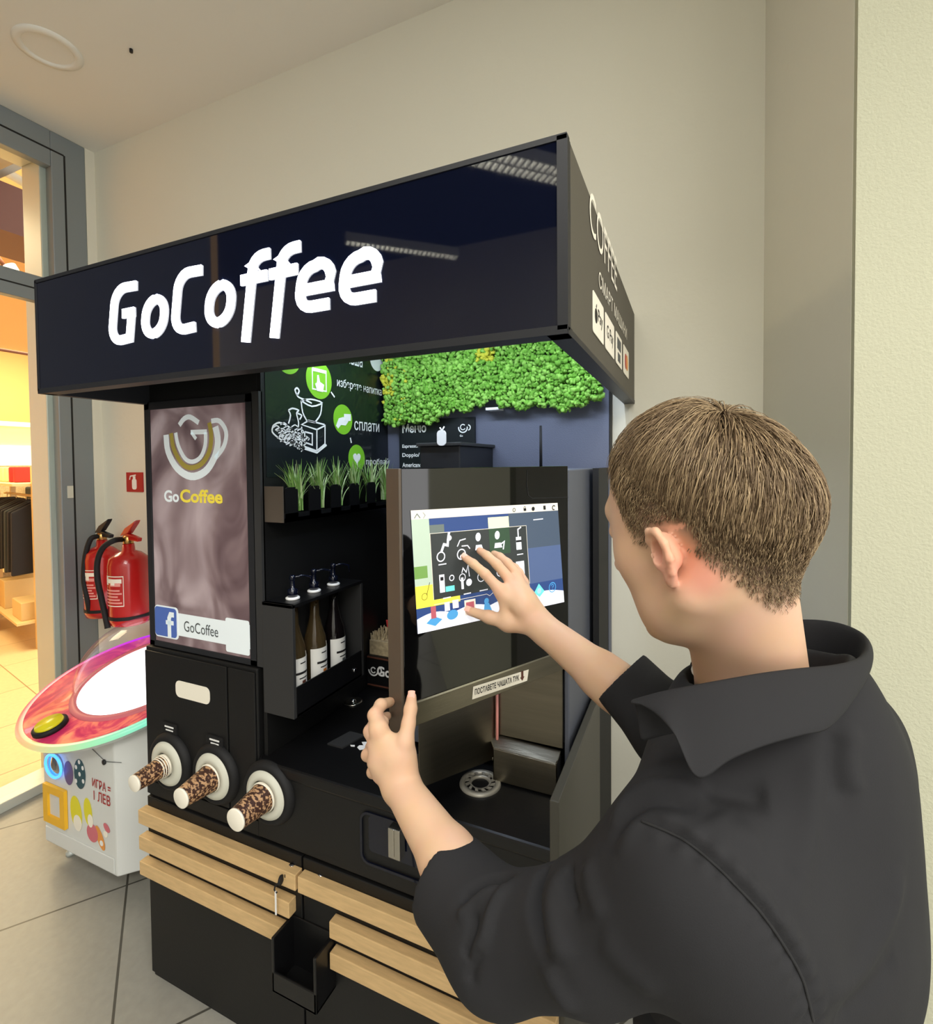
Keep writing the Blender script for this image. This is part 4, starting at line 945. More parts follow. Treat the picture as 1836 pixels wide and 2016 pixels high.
UR(.0, .12, .075, .62, 11, 1); UR(.0, .09, .46, .56, 10, 1.5); UR(.12, .22, .13, .62, 16, 1.2)   # corner picture with green plant; pale patches paint the washed-out reflection on the glass
UR(.66, 1, .075, .42, 2, 1.2); UR(.66, 1, .42, .76, 15, 1.3)
UR(.0, .30, .62, .80, 6, 2)
U([lerp2(0, .895)]+[lerp2(u, .885-.035*math.sin(abs(u*4 % 1)*PI)) for u in np.linspace(0, 1, 33)]+[lerp2(1, 1), lerp2(0, 1)], 7, 3)
UR(.52, .66, .10, .20, 4, 3)
UR(.12, .775, .20, .75, 3, 4); UR(.52, .66, .20, .44, 5, 5)
UL([(.12, .75), (.12, .20), (.775, .20), (.775, .75), (.52, .78), (.50, .80), (.48, .78), (.12, .79)], .0009, 0, 6)
def disc(u, v, r, mi, layer, n=16, sy=1):
    c = loc(*lerp2(u, v)); o = DO(0, 0, .0010+.00015*layer)
    flat2d(scr, [(c[0]+r*math.cos(t), c[1]+r*sy*math.sin(t)) for t in np.linspace(0, 2*PI, n, endpoint=False)], o, dd, ZD, dn, 0, .0001, mi)
def circ(u, v, r, w, mi, layer, a0=0, a1=360):
    c = loc(*lerp2(u, v)); o = DO(0, 0, .0010+.00015*layer); scr.ribbon([(c[0]+r*math.cos(math.radians(t)), c[1]+r*math.sin(math.radians(t))) for t in np.linspace(a0, a1, 18)], w, o, dd, ZD, dn, .0001, mi)
def word(u, v, w, layer=7): # tiny caption under an icon
    c = loc(*lerp2(u, v)); o = DO(0, 0, .0010+.00015*layer)
    x = c[0]-w/2
    while x < c[0]+w/2:
        l = .003; flat2d(scr, [(x, c[1]), (x+l*.8, c[1]), (x+l*.8, c[1]+.0022), (x, c[1]+.0022)], o, dd, ZD, dn, 0, .0001, 7); x += l
# row one icons
circ(.185, .40, .0085, .0022, 7, 7); UL([(.19, .36), (.21, .30), (.235, .31), (.24, .26), (.25, .20)], .005, 7, 7); disc(.25, .25, .005, 7, 7)
circ(.325, .40, .0095, .0022, 7, 7); UL([(.30, .33), (.32, .28), (.36, .27)], .0022, 7, 7); UL([(.33, .33), (.37, .33), (.385, .36)], .002, 7, 7); disc(.325, .42, .004, 7, 7)
for u in (.445, .575):
    disc(u, .265, .0065, 7, 7, sy=1.3); U([lerp2(u-.025, .38), lerp2(u+.03, .38), lerp2(u+.02, .335), lerp2(u-.018, .335)], 7, 7)
UL([(.595, .35), (.62, .33), (.61, .40)], .003, 7, 7)
UR(.70, .735, .30, .42, 7, 7); UL([(.717, .30), (.717, .23), (.74, .21)], .003, 7, 7); UR(.70, .735, .33, .35, 9, 8)
word(.19, .47, .016); word(.575, .455, .016); word(.72, .47, .016)
# row two icons
UR(.165, .20, .55, .70, 7, 7); UR(.172, .193, .57, .60, 9, 8); circ(.25, .59, .005, .0018, 7, 7); UR(.205, .265, .655, .70, 12, 7)
UR(.312, .328, .60, .70, 7, 7); circ(.322, .60, .007, .0016, 7, 7); UL([(.32, .56), (.33, .52), (.35, .56), (.365, .50), (.37, .60)], .002, 7, 7); disc(.365, .65, .007, 7, 7)
circ(.45, .62, .009, .0016, 7, 7); circ(.58, .60, .009, .0016, 7, 7); UR(.69, .745, .53, .66, 7, 7)
word(.21, .755, .018); word(.35, .75, .018); word(.46, .745, .02); word(.72, .70, .016)
# dock icons
U([lerp2(.06, .93), lerp2(.12, .965), lerp2(.17, .92), lerp2(.11, .88)], 8, 8); UR(.095, .13, .80, .90, 13, 9)
UR(.19, .225, .79, .86, 7, 8); UR(.245, .285, .78, .85, 7, 8); disc(.24, .90, .013, 8, 9, sy=.7)
UR(.325, .40, .80, .93, 0, 8); UR(.335, .39, .82, .91, 13, 9)
disc(.475, .84, .006, 8, 8); U([lerp2(.45, .95), lerp2(.51, .94), lerp2(.49, .86), lerp2(.46, .86)], 8, 9); disc(.60, .86, .008, 8, 8)
U([lerp2(.80, .85), lerp2(.835, .90), lerp2(.87, .85), lerp2(.835, .77)], 12, 8); disc(.835, .84, .006, 14, 9); circ(.925, .83, .0105, .002, 8, 8); circ(.925, .815, .0035, .0016, 8, 9, -90, 180); UL([(.925, .845), (.925, .86)], .0018, 8, 9)
# header icons
circ(.70, .045, .0035, .0012, 9, 8); UR(.765, .782, .035, .06, 9, 8); circ(.773, .03, .0025, .001, 9, 8); disc(.83, .045, .0045, 9, 8); UR(.90, .915, .02, .06, 9, 8); circ(.97, .045, .0045, .0022, 9, 8, 30, 300); word(.87, .05, .006); word(.94, .05, .009); UL([(.02, .065), (.04, .03), (.06, .065)], .0015, 16, 8); UL([(.08, .02), (.095, .045), (.08, .07)], .0008, 16, 8)
word(.86, .155, .03); UL([(.075, .70), (.10, .60)], .001, 9, 4); circ(.06, .71, .006, .0008, 9, 4)
scr.build('touch_screen', [sm(c, .80) for c in cols], door)
mb = MB(); cpts = [loc(*p) for p in ((1038, 925), (1037, 955), (1040, 975), (1048, 981), (1118, 979))]
mb.ribbon(cpts, .0015, DO(0, 0, .0004), dd, ZD, dn, .0004); mb.build('panel_seam', M['gasket'], door)
# hopper box, tag, aerial on top of the machine
hb_ = thing('bean_box', 'black box with pale lid edge and white tag on top of the coffee machine', 'box', (-.66, 1.3, zm1))
xb0, xb1 = onY(826, 900, 1.29)[0], onY(905, 900, 1.29)[0]; yb1 = onX(975, 885, xb1)[1]
MB().box(xb0, xb1, 1.29, yb1, zm1, 1.572).build('box_body', M['dark_metal'], hb_, .003)
MB().box(xb0-.008, xb1+.008, 1.282, yb1+.01, 1.572, 1.582).build('box_lid', M['kiosk_edge'], hb_, .002)
c = onY(868, 862, 1.275); mb = MB(); flat2d(mb, rrect(-.014, .014, -.022, .022, .011), (c[0], 1.280, c[2]), XD, ZD, -YD, 0, .004); mb.tube([(c[0], 1.28, c[2]+.02), (c[0]+.008, 1.28, c[2]+.032)], .002, 6); mb.tube([(c[0], 1.28, c[2]+.02), (c[0]-.006, 1.28, c[2]+.030)], .002, 6)
mb.build('tag', M['white_print'], hb_)
a = onY(1064, 838, 1.42)
tag(MB().cyl((a[0], 1.42, zm1), (a[0], 1.42, a[2]), .0045, .0035).build('aerial', M['rubber']), 'thin black aerial standing on top of the coffee machine', 'aerial')
# grille disc on the counter
c = onZ(945, 1540, zc1+.004); gd = MB(); gd.lathe([(.0205, .0), (.0205, .004), (.024, .006), (.026, .006)], (c[0], c[1], zc1), n=48, cap=False)
n = 12
for k in range(n):
    a = 2*PI*k/n; P = []
    for r_, o_ in ((.025, 0), (.037, .18)):
        for s_ in (-1, 1): P.append((c[0]+r_*math.cos(a+o_+s_*.11), c[1]+r_*math.sin(a+o_+s_*.11)))
    gd.prism([(P[0][0], P[0][1], zc1+.003), (P[1][0], P[1][1], zc1+.003), (P[3][0], P[3][1], zc1+.003), (P[2][0], P[2][1], zc1+.003)], (0, 0, .003))
gd.lathe([(.036, .0), (.036, .006), (.047, .006), (.049, .001), (.049, 0)], (c[0], c[1], zc1), n=56, cap=False)
tag(gd.build('drain_grille', M['grille_steel']), 'round slotted steel cup rest on the counter in front of the drip tray', 'cup rest')

# ================================================================ SYRUP RACK, BOTTLES, SMALL THINGS
sr = thing('syrup_rack', 'open black rack on the inner kiosk wall holding three pump bottles', 'rack', (-.95, 1.1, .885))
mb = MB(); X1 = -.900
mb.box(XS, X1, .952, .962, .885, 1.172); mb.box(XS, X1, 1.236, 1.246, .885, 1.164)
mb.box(XS, XS+.004, .962, 1.236, .885, 1.164); mb.box(XS, X1, .962, 1.236, .885, .893)
mb.build('rack_shell', M['kiosk_edge'], sr, .001)
MB().box(X1-.004, X1, .962, 1.236, .885, .962).build('front_lip', M['counter_black'], sr, .001)
mb = MB(); mb.box(XS, X1, .952, 1.246, 1.164, 1.172); mb.build('rack_top', M['counter_black'], sr)
MB().lathe([(.007, 0), (.007, .003), (.004, .004)], (X1, 1.2, .915), XD, 16).build('rack_lock', M['chrome'], sr)
def bottle(y, glass, label_txt, fruit, label):
    x = -.944; z = .893
    r = thing('syrup_bottle', label, 'syrup bottle', (x, y, z), 'syrup bottles in the rack')
    MB().lathe([(.028, 0), (.031, .004), (.031, .135), (.029, .155), (.020, .185), (.013, .215), (.0125, .268), (.001, .270)], (x, y, z), n=32).build('glass_body', M[glass], r)
    a0, a1 = -1.25, 1.25; mb = MB(); n = 14; R_ = .0316
    def pt(a, h, e=0): return (x+(R_+e)*math.cos(a), y+(R_+e)*math.sin(a), z+h)
    def patch(b0, b1, h0, h1, mi, e=0): mb.add([pt(b0+(b1-b0)*i/n, h, e) for h in (h0, h1) for i in range(n+1)], [(i, i+1, n+2+i, n+1+i) for i in range(n)], mi, True)
    patch(a0, a1, .02, .13, 0); patch(-.7, .7, .088, .094, 1, .0004); patch(-.4, .5, .076, .079, 1, .0004); patch(-.3, .3, .115, .118, 1, .0004)
    for k in range(7):
        b = -.45+.28*(k % 3)+.05*k; hh = .030+.012*(k//3); patch(b, b+.42, hh, hh+.017, 2, .0003+.0001*k)
    mb.build('label', [M['bottle_label'], M['black_print'], M[fruit]], r)
    MB().lathe([(.017, 0), (.018, .002), (.018, .005), (.014, .007)], (x, y, z+.279), n=24).build('pump_collar', M['white_print'], r)
    mb = MB(); mb.lathe([(.013, 0), (.013, .020), (.006, .024), (.006, .045), (.008, .047), (.007, .056), (.001, .058)], (x, y, z+.285), n=20)
    mb.tube([(x, y, z+.335), (x+.012, y+.025, z+.337), (x+.020, y+.045, z+.330), (x+.021, y+.048, z+.310)], .003, 8); mb.build('pump', M['gloss_black'], r)
    return r
ys = [onX(px, py, -.944)[1] for px, py in ((576, 1170), (618, 1156), (656, 1143))]
bottle(ys[0], 'syrup_amber', '', 'fruit_brown', 'syrup bottle nearest the rack end panel, label with brown fruit')
bottle(ys[1], 'syrup_amber', '', 'fruit_orange', 'middle syrup bottle, amber with an orange picture on its white label')
bottle(ys[2], 'syrup_dark', '', 'grey_print', 'dark syrup bottle at the far end of the rack with white label')
# sugar and stirrer holder at the back
ho = thing('counter_holder', 'black holder box with a white logo at the back of the counter', 'holder', (-.9, 1.43, zc1))
MB().box(-.998, -.76, 1.40, 1.54, zc1, .875).build('holder_box', M['counter_black'], ho, .002)
mb = MB(); mb.box(-.996, -.76, 1.397, 1.401, .868, .873); mb.box(-.996, -.76, 1.397, 1.401, .775, .779); mb.build('holder_trim', M['fruit_brown'], ho)
a = onY(742, 1330, 1.397); text('lettering', 'Go', (a[0], 1.3975, .812), XD, ZD, .055, .034, M['white_print'], ho, .0008, .03)
mb = MB(); O = (-.972, 1.3985, .828); mb.ribbon(arc(0, 0, .018, 180, 360, 12), .005, O, XD, ZD, -YD, .0006); mb.ribbon(arc(.02, .002, .012, -70, 80, 8), .005, O, XD, ZD, -YD, .0006); mb.ribbon(arc(0, 0, .009, 30, 330, 12), .004, O, XD, ZD, -YD, .0006); mb.build('cup_logo', M['white_print'], ho)
sb = thing('stirrer_tub', 'small tub packed with wooden stirrers and paper sticks beside the machine door', 'tub', (-.965, 1.44, .875))
MB().box(-.995, -.90, 1.41, 1.48, .875, .925).build('tub', M['kraft'], sb, .002)
mb = MB(); random.seed(4)
for i in range(60):
    x = random.uniform(-.992, -.905); y = random.uniform(1.412, 1.476); a = random.uniform(-.3, .3); b = random.uniform(-.3, .3); L = random.uniform(.02, .045)
    mb.obox((x, y, .915), (.004, .001, 0), (0, .0015, 0), (a*L, b*L, L))
st_ = mb.build('stirrers', M['kraft'], sb); st_['kind'] = 'stuff'
rs = MB(); rs.add([], []); 
for i in range(5): rs.obox((-.965+.012*i, 1.485+.004*i, .90), (.05, .004, 0), (-.002, .004, 0), (.006*(i-2), 0, .085-.006*abs(i-2)))
tag(rs.build('napkin_pack', M['red_soft'], bevel=.002), 'red packet sticking up behind the tub of stirrers', 'packet')
c = onZ(695, 1382, zc1)
rg = thing('counter_socket', 'shiny chrome dish set into the counter below the syrup rack', 'socket', c)
MB().lathe([(.030, 0), (.030, .003), (.024, .005), (.018, .002), (.001, .001)], c, n=32).build('dish', M['steel_bright'], rg); MB().lathe([(.010, .001), (.008, .008), (.001, .011)], c, n=20).build('knob', M['chrome'], rg)
c = onZ(678, 1458, zc1); mb = MB(); mb.obox((c[0]-.03, c[1]-.035, zc1), (.05, .0, 0), (.018, .075, 0), (0, 0, .004)); mb.build('plate', M['kiosk_edge'])
o = COL.objects[-1]; o.name = 'counter_plate'; tag(o, 'dark slotted plate on the counter left of the hand', 'plate')
c = onZ(703, 1468, zc1+.001); mb = MB(); O = (c[0], c[1], zc1)
flat2d(mb, [(.0, .02), (.012, .026), (.02, .018), (.032, .018), (.034, .0), (.018, -.014), (.004, -.006), (.004, .004), (.014, .008)], O, XD, YD, ZD, .0002, .0008); flat2d(mb, [(-.02, -.004), (-.008, 0), (-.004, -.006), (-.014, -.009)], O, XD, YD, ZD, .0002, .0008)
tag(mb.build('counter_sticker', M['white_print']), 'white pictogram sticker on the dark counter by the hand', 'sticker')
# ================================================================ PERSON
# signed-distance modelling: limbs are round cones and ellipsoids melted together, then meshed
class SDF:
    def __init__(s, lo, hi, h):
        s.lo = np.array(lo, float); s.h = h; s.n = np.ceil((np.array(hi)-s.lo)/h).astype(int)+1
        s.g = np.full(s.n, .05, np.float32)
    def _win(s, lo, hi):
        a = np.maximum(np.floor((lo-s.lo)/s.h).astype(int), 0); b = np.minimum(np.ceil((hi-s.lo)/s.h).astype(int)+1, s.n)
        if np.any(b <= a): return None
        ax = [s.lo[i]+s.h*np.arange(a[i], b[i]) for i in range(3)]
        return tuple(slice(a[i], b[i]) for i in range(3)), ax[0][:, None, None], ax[1][None, :, None], ax[2][None, None, :]
    def _mix(s, w, d, k, op='add'):
        g = s.g[w]; d = d.astype(np.float32)
        if op == 'add':
            if k > 0:
                hh = np.clip(.5+.5*(g-d)/k, 0, 1); s.g[w] = g*(1-hh)+d*hh-k*hh*(1-hh)
            else: s.g[w] = np.minimum(g, d)
        else:
            if k > 0:
                hh = np.clip(.5-.5*(g+d)/k, 0, 1); s.g[w] = g*(1-hh)+(-d)*hh+k*hh*(1-hh)
            else: s.g[w] = np.maximum(g, -d)
    def cone(s, a, b, ra, rb, k=.01, op='add', flat=None):
        a = np.array(a, float); b = np.array(b, float); m = max(ra, rb)+k+.02
        W = s._win(np.minimum(a, b)-m, np.maximum(a, b)+m)
        if W is None: return
        w, x, y, z = W; ab = b-a; L2 = max(float(ab@ab), 1e-9)
        px, py, pz = x-a[0], y-a[1], z-a[2]
        t = np.clip((px*ab[0]+py*ab[1]+pz*ab[2])/L2, 0, 1)
        qx, qy, qz = px-ab[0]*t, py-ab[1]*t, pz-ab[2]*t
        if flat is not None:                     # flatten along a direction by a factor
            fd, ff = unit(flat[0]), flat[1]; c = (qx*fd[0]+qy*fd[1]+qz*fd[2]); e = (1/ff-1)*c
            qx, qy, qz = qx+fd[0]*e, qy+fd[1]*e, qz+fd[2]*e
        s._mix(w, np.sqrt(qx*qx+qy*qy+qz*qz)-(ra+(rb-ra)*t), k, op)
    def chain(s, pts, rs, k=.006, op='add', flat=None):
        for i in range(len(pts)-1): s.cone(pts[i], pts[i+1], rs[i], rs[i+1], k, op, flat)
    def ell(s, c, ax, r, k=.01, op='add'):
        c = np.array(c, float); ax = np.array(ax, float); r = np.array(r, float); m = max(r)+k+.02
        W = s._win(c-m, c+m)
        if W is None: return
        w, x, y, z = W; X, Y, Z = x-c[0], y-c[1], z-c[2]
        u = [(X*ax[i][0]+Y*ax[i][1]+Z*ax[i][2]) for i in range(3)]
        k0 = np.sqrt(sum((u[i]/r[i])**2 for i in range(3))); k1 = np.sqrt(sum((u[i]/r[i]**2)**2 for i in range(3)))+1e-6
        s._mix(w, k0*(k0-1)/k1, k, op)
    def cut(s, c, d, R):                           # trim everything beyond the plane through c within radius R
        W = s._win(np.array(c)-R, np.array(c)+R)
        w, x, y, z = W; pl = (x-c[0])*d[0]+(y-c[1])*d[1]+(z-c[2])*d[2]; rr = np.sqrt((x-c[0])**2+(y-c[1])**2+(z-c[2])**2)
        g = s.g[w]; s.g[w] = np.where(rr < R, np.maximum(g, pl.astype(np.float32)), g)
    def mesh(s):
        G = s.g; n = G.shape; ins = G < 0
        act = np.zeros((n[0]-1, n[1]-1, n[2]-1), np.uint8)
        for i in (0, 1):
            for j in (0, 1):
                for k in (0, 1): act += ins[i:n[0]-1+i, j:n[1]-1+j, k:n[2]-1+k]
        I = np.argwhere((act > 0) & (act < 8)); del act
        idx = -np.ones((n[0]-1, n[1]-1, n[2]-1), np.int32); idx[I[:, 0], I[:, 1], I[:, 2]] = np.arange(len(I))
        corners = [(i, j, k) for i in (0, 1) for j in (0, 1) for k in (0, 1)]
        vals = {c: G[I[:, 0]+c[0], I[:, 1]+c[1], I[:, 2]+c[2]] for c in corners}
        acc = np.zeros((len(I), 3)); cnt = np.zeros(len(I))
        for a in corners:
            for ax in range(3):
                if a[ax]: continue
                b = list(a); b[ax] = 1; b = tuple(b); va, vb = vals[a], vals[b]; m = (va < 0) != (vb < 0)
                t = np.where(m, va/np.where(m, va-vb, 1), 0); p = np.tile(np.array(a, float), (len(I), 1)); p[:, ax] = t
                acc[m] += p[m]; cnt[m] += 1
        V = s.lo+(I+acc/cnt[:, None])*s.h
        F = []
        for ax in range(3):
            sl0 = [slice(None)]*3; sl1 = [slice(None)]*3; sl0[ax] = slice(0, n[ax]-1); sl1[ax] = slice(1, n[ax])
            a = ins[tuple(sl0)]; b = ins[tuple(sl1)]; E = np.argwhere(a != b); o = [q for q in range(3) if q != ax]
            E = E[(E[:, o[0]] > 0) & (E[:, o[1]] > 0) & (E[:, o[0]] < n[o[0]]-1) & (E[:, o[1]] < n[o[1]]-1)]
            fl = a[E[:, 0], E[:, 1], E[:, 2]]
            def gi(d0, d1): q = E.copy(); q[:, o[0]] -= d0; q[:, o[1]] -= d1; return idx[q[:, 0], q[:, 1], q[:, 2]]
            Q = np.stack([gi(1, 1), gi(0, 1), gi(0, 0), gi(1, 0)], 1)
            if ax == 1: fl = ~fl
            Q[~fl] = Q[~fl][:, ::-1]; F.append(Q)
        F = np.concatenate(F); F = F[(F >= 0).all(1)]
        return V, F
def relax(V, F, it=2, lam=.5):
    e = np.concatenate([F[:, [0, 1]], F[:, [1, 2]], F[:, [2, 3]], F[:, [3, 0]]]); e = np.concatenate([e, e[:, ::-1]])
    for _ in range(it):
        s = np.zeros_like(V); c = np.bincount(e[:, 0], minlength=len(V)).astype(float)
        for k in range(3): s[:, k] = np.bincount(e[:, 0], weights=V[e[:, 1], k], minlength=len(V))
        V = V*(1-lam)+lam*s/np.maximum(c, 1)[:, None]
    return V
def mesh_obj(name, V, F, mats, parent=None, mi=None):
    me = bpy.data.meshes.new(name); me.from_pydata(V.tolist(), [], F.tolist())
    for m in (mats if isinstance(mats, (list, tuple)) else [mats]): me.materials.append(m)
    me.polygons.foreach_set('use_smooth', [True]*len(F))
    if mi is not None: me.polygons.foreach_set('material_index', [int(q) for q in mi])
    me.update(); o = bpy.data.objects.new(name, me); COL.objects.link(o)
    if parent is not None: attach(o, parent)
    return o

# ---- head frame
HC = atD(1380, 990, .53)
fa_ = YAW+math.radians(33)
hu = np.array([-math.sin(fa_), math.cos(fa_), 0]); hl = np.array([-hu[1], hu[0], 0]); hup0 = np.array([0, 0, 1.0])
pt_ = math.radians(16); hf = hu*math.cos(pt_)-hup0*math.sin(pt_); hz = hup0*math.cos(pt_)+hu*math.sin(pt_)
def HP(f, l, u): return HC+hf*f+hl*l+hz*u
# ---- body frame
ba_ = YAW+math.radians(22)
bu = np.array([-math.sin(ba_), math.cos(ba_), 0]); bl = np.array([-bu[1], bu[0], 0])
NB = atD(1492, 1345, .575)                      # base of the neck
SL = atD(1335, 1690, .475); EL = atD(985, 1850, .61); WL = atD(789, 1548, .80)
SR = atD(1645, 1440, .645); ER = atD(1322, 1440, .735); WR = atD(1070, 1238, .885)
body = SDF((-.56, .20, .84), (.36, 1.16, 1.66), .0027)
# torso (hidden under the shirt), neck
TC = atD(1512, 1800, .585)
body.ell(TC, (bu, bl, ZD), (.075, .125, .30), .02)
body.cone(SL+bl*-.04, SR+bl*.02, .045, .045, .03)
NT = HP(-.014, 0, -.072)
body.cone(NB+ZD*-.02+bu*.006, NT, .056, .051, .015)
body.cone(NB-ZD*.07-bu*.01, NB-ZD*.035, .085, .056, .025)
body.cone(HP(-.046, .0, -.058), NB-bu*.006-ZD*.03, .022, .046, .015)         # nape muscles
body.cone(HP(-.02, .045, -.07), NB+bu*.03+bl*.02-ZD*.03, .018, .018, .025)
# head
body.ell(HP(.006, 0, .012), (hf, hl, hz), (.092, .077, .090), .01)
body.ell(HP(-.03, 0, -.015), (hf, hl, hz), (.068, .072, .072), .02)
body.ell(HP(.045, 0, -.045), (hf, hl, hz), (.056, .062, .082), .03)
body.ell(HP(.050, 0, -.098), (hf, hl, hz), (.040, .045, .034), .03)
body.cone(HP(.005, .052, -.088), HP(.060, .022, -.118), .017, .016, .025)     # jaw line
body.cone(HP(.005, -.052, -.088), HP(.060, -.022, -.118), .017, .016, .025)
body.ell(HP(.083, 0, -.125), (hf, hl, hz), (.018, .020, .015), .015)          # chin
body.ell(HP(.062, .036, -.045), (hf, hl, hz), (.026, .022, .026), .02)        # cheeks
body.ell(HP(.062, -.036, -.045), (hf, hl, hz), (.026, .022, .026), .02)
body.cone(HP(.088, .03, .012), HP(.088, -.03, .012), .011, .011, .016)        # brow
body.cone(HP(.097, 0, -.005), HP(.121, 0, -.050), .0075, .0105, .010)         # nose
body.ell(HP(.112, .010, -.053), (hf, hl, hz), (.009, .008, .007), .006); body.ell(HP(.112, -.010, -.053), (hf, hl, hz), (.009, .008, .007), .006)
body.ell(HP(.1, .032, -.010), (hf, hl, hz), (.008, .013, .009), .006, 'sub'); body.ell(HP(.1, -.032, -.010), (hf, hl, hz), (.008, .013, .009), .006, 'sub')
body.ell(HP(.088, .032, -.012), (hf, hl, hz), (.012, .012, .011), .003); body.ell(HP(.088, -.032, -.012), (hf, hl, hz), (.012, .012, .011), .003)
body.cone(HP(.094, .017, -.082), HP(.094, -.017, -.082), .0055, .0055, .005); body.cone(HP(.091, .014, -.091), HP(.091, -.014, -.091), .006, .006, .005)
# ears: outer rim, fold, lobe, hollow
for sg in (1, -1):
    e0 = lambda f, l, u: HP(.004+f*.80, sg*(.0720+l*.9), -.047+u*.80)
    pl_ = [e0(.008, .000, .004), e0(.012, .009, .020), e0(.003, .016, .031), e0(-.010, .020, .029), e0(-.019, .022, .014), e0(-.020, .020, -.004), e0(-.014, .014, -.020), e0(-.006, .008, -.028)]
    body.cone(e0(.0, .002, .006), e0(-.006, .006, -.004), .012, .013, .006)
    body.ell(e0(-.006, .010, .004), (hf, unit(hl*sg*.9+hf*-.45), hz), (.012, .0045, .021), .004)
    body.chain(pl_, [.0032, .0038, .0040, .0042, .0042, .0040, .0040, .0045], .003)
    body.cone(e0(-.003, .006, -.026), e0(-.001, .004, -.033), .0062, .0052, .005)
    body.ell(e0(-.002, .015, .005), (hf, hl*sg, hz), (.0070, .008, .0115), .003, 'sub')
    body.cone(e0(-.012, .016, .018), e0(-.013, .017, -.006), .0022, .0022, .003)
    body.ell(e0(.006, .006, -.004), (hf, hl*sg, hz), (.005, .005, .006), .003)
# left arm and hand (holds the free edge of the machine door)
body.chain([SL+(ZD*-.008), atD(1168, 1832, .53), EL], [.046, .040, .039], .01)
body.cone(EL, EL*.55+WL*.45, .042, .039, .02)
fm = EL*.45+WL*.55
body.cone(EL*.6+WL*.4, WL, .039, .0275, .015)
gn = unit(CF)                                    # roughly the way the hand faces
def flatdir(v): return v
PM = atD(776, 1492, .808); 
body.cone(WL, PM, .0275, .030, .015, flat=(CF, .78))
kn = [atD(745, 1436, .815), atD(739, 1466, .818), atD(741, 1497, .815), atD(748, 1525, .810)]
body.chain([WL, atD(752, 1500, .81), kn[0]], [.022, .020, .0125], .014, flat=(CF, .8))
body.chain([WL, atD(790, 1500, .806), atD(797, 1458, .806)], [.022, .021, .0135], .014, flat=(CF, .85))
for q in kn: body.cone(PM, q, .022, .0105, .012, flat=(CF, .8))
body.cone(atD(768, 1470, .81), atD(790, 1478, .81), .017, .017, .012, flat=(CF, .7))
body.cone(kn[0], atD(754, 1422, .838), .013, .010, .010)
fing = [[kn[0], atD(737, 1408, .835), atD(749, 1388, .860), atD(768, 1382, .895)],
        [kn[1], atD(728, 1440, .842), atD(738, 1418, .872), atD(762, 1410, .900)],
        [kn[2], atD(723, 1486, .842), atD(730, 1470, .878), atD(754, 1460, .900)],
        [kn[3], atD(733, 1520, .836), atD(738, 1506, .866), atD(756, 1498, .884)]]
for f, r in zip(fing, ((.0118, .0108, .0098, .0084), (.0115, .0102, .0092, .0078), (.011, .0096, .0086, .0074), (.010, .0088, .0078, .0066))): body.chain(f, r, .0065)
th = [atD(797, 1462, .806), atD(804, 1425, .822), atD(808, 1396, .836), atD(810, 1372, .852)]
body.chain(th, (.0145, .0112, .0108, .0085), .005)
# right arm and hand (reaches for the touch screen)
body.cone(SR, ER, .050, .040, .02)
body.cone(ER, ER*.5+WR*.5, .041, .036, .02)
body.cone(ER*.6+WR*.4, WR, .037, .0265, .015)
K = [atD(985, 1163, .915), atD(1003, 1141, .932), atD(1018, 1132, .950), atD(1031, 1146, .962)]
PR = atD(1035, 1195, .90)
hn = unit(np.cross(K[3]-K[0], WR-K[1])); 
body.cone(WR, PR, .0265, .024, .014, flat=(hn, .75))
for q, r in zip(K, (.0115, .0115, .011, .0105)):
    body.cone(PR, q, .019, r, .012, flat=(hn, .75)); body.cone(WR, q*.6+WR*.4, .020, .013, .012, flat=(hn, .8))
def on_glass(px, py, off): return onP(px, py, PL+dn*off, dn)
T1 = on_glass(914, 1097, .009); T2 = on_glass(944, 1084, .009); T3 = on_glass(972, 1090, .012); T4 = on_glass(1008, 1112, .016)
def finger(k, tip, bend, rs):
    d = tip-k; up = -unit(CF)*.4+ZD*.35; p1 = k+d*.42+up*bend; p2 = k+d*.75+up*bend*.75
    body.chain([k, p1, p2, tip], rs, .004)
finger(K[0], T1, .016, (.0105, .0092, .0082, .0070)); finger(K[1], T2, .018, (.0108, .0093, .0083, .0072)); finger(K[2], T3, .018, (.0103, .009, .008, .0070)); finger(K[3], T4, .016, (.0092, .0080, .0072, .0062))
TT = on_glass(924, 1203, .012)
body.chain([atD(1052, 1232, .885), atD(1000, 1228, .902), atD(963, 1215, .920), TT], (.0175, .0135, .0108, .0085), .010)
body.cone(atD(1000, 1222, .905), K[0], .010, .009, .014)
bV, bF = body.mesh(); bV = relax(bV, bF, 2, .4); del body
def skin_mat():
    m = mat('skin_tone', (226, 180, 150), .5, spec=.35, sss=.2); nt = m.node_tree; b = nt.nodes['Principled BSDF']
    at = nt.nodes.new('ShaderNodeAttribute'); at.attribute_name = 'tone'; at.attribute_type = 'GEOMETRY'
    n = nt.nodes.new('ShaderNodeTexNoise'); n.inputs['Scale'].default_value = 25
    tc = nt.nodes.new('ShaderNodeTexCoord'); nt.links.new(tc.outputs['Object'], n.inputs['Vector'])
    mx = nt.nodes.new('ShaderNodeMixRGB'); mx.inputs['Fac'].default_value = .06; nt.links.new(at.outputs['Color'], mx.inputs[1]); nt.links.new(n.outputs['Color'], mx.inputs[2])
    nt.links.new(mx.outputs[0], b.inputs['Base Color']); return m
person = mesh_obj('person', bV, bF, skin_mat())
tag(person, 'person with short brown hair and black shirt, holding the machine door, tapping its screen', 'person')
base = np.array(srgb((210, 170, 138))); red = np.array(srgb((226, 132, 110))); stub = np.array(srgb((128, 102, 76)))
colr = np.tile(base, (len(bV), 1))
def mixc(w, c): 
    global colr
    w = np.clip(w, 0, 1)[:, None]; colr = colr*(1-w)+c*w
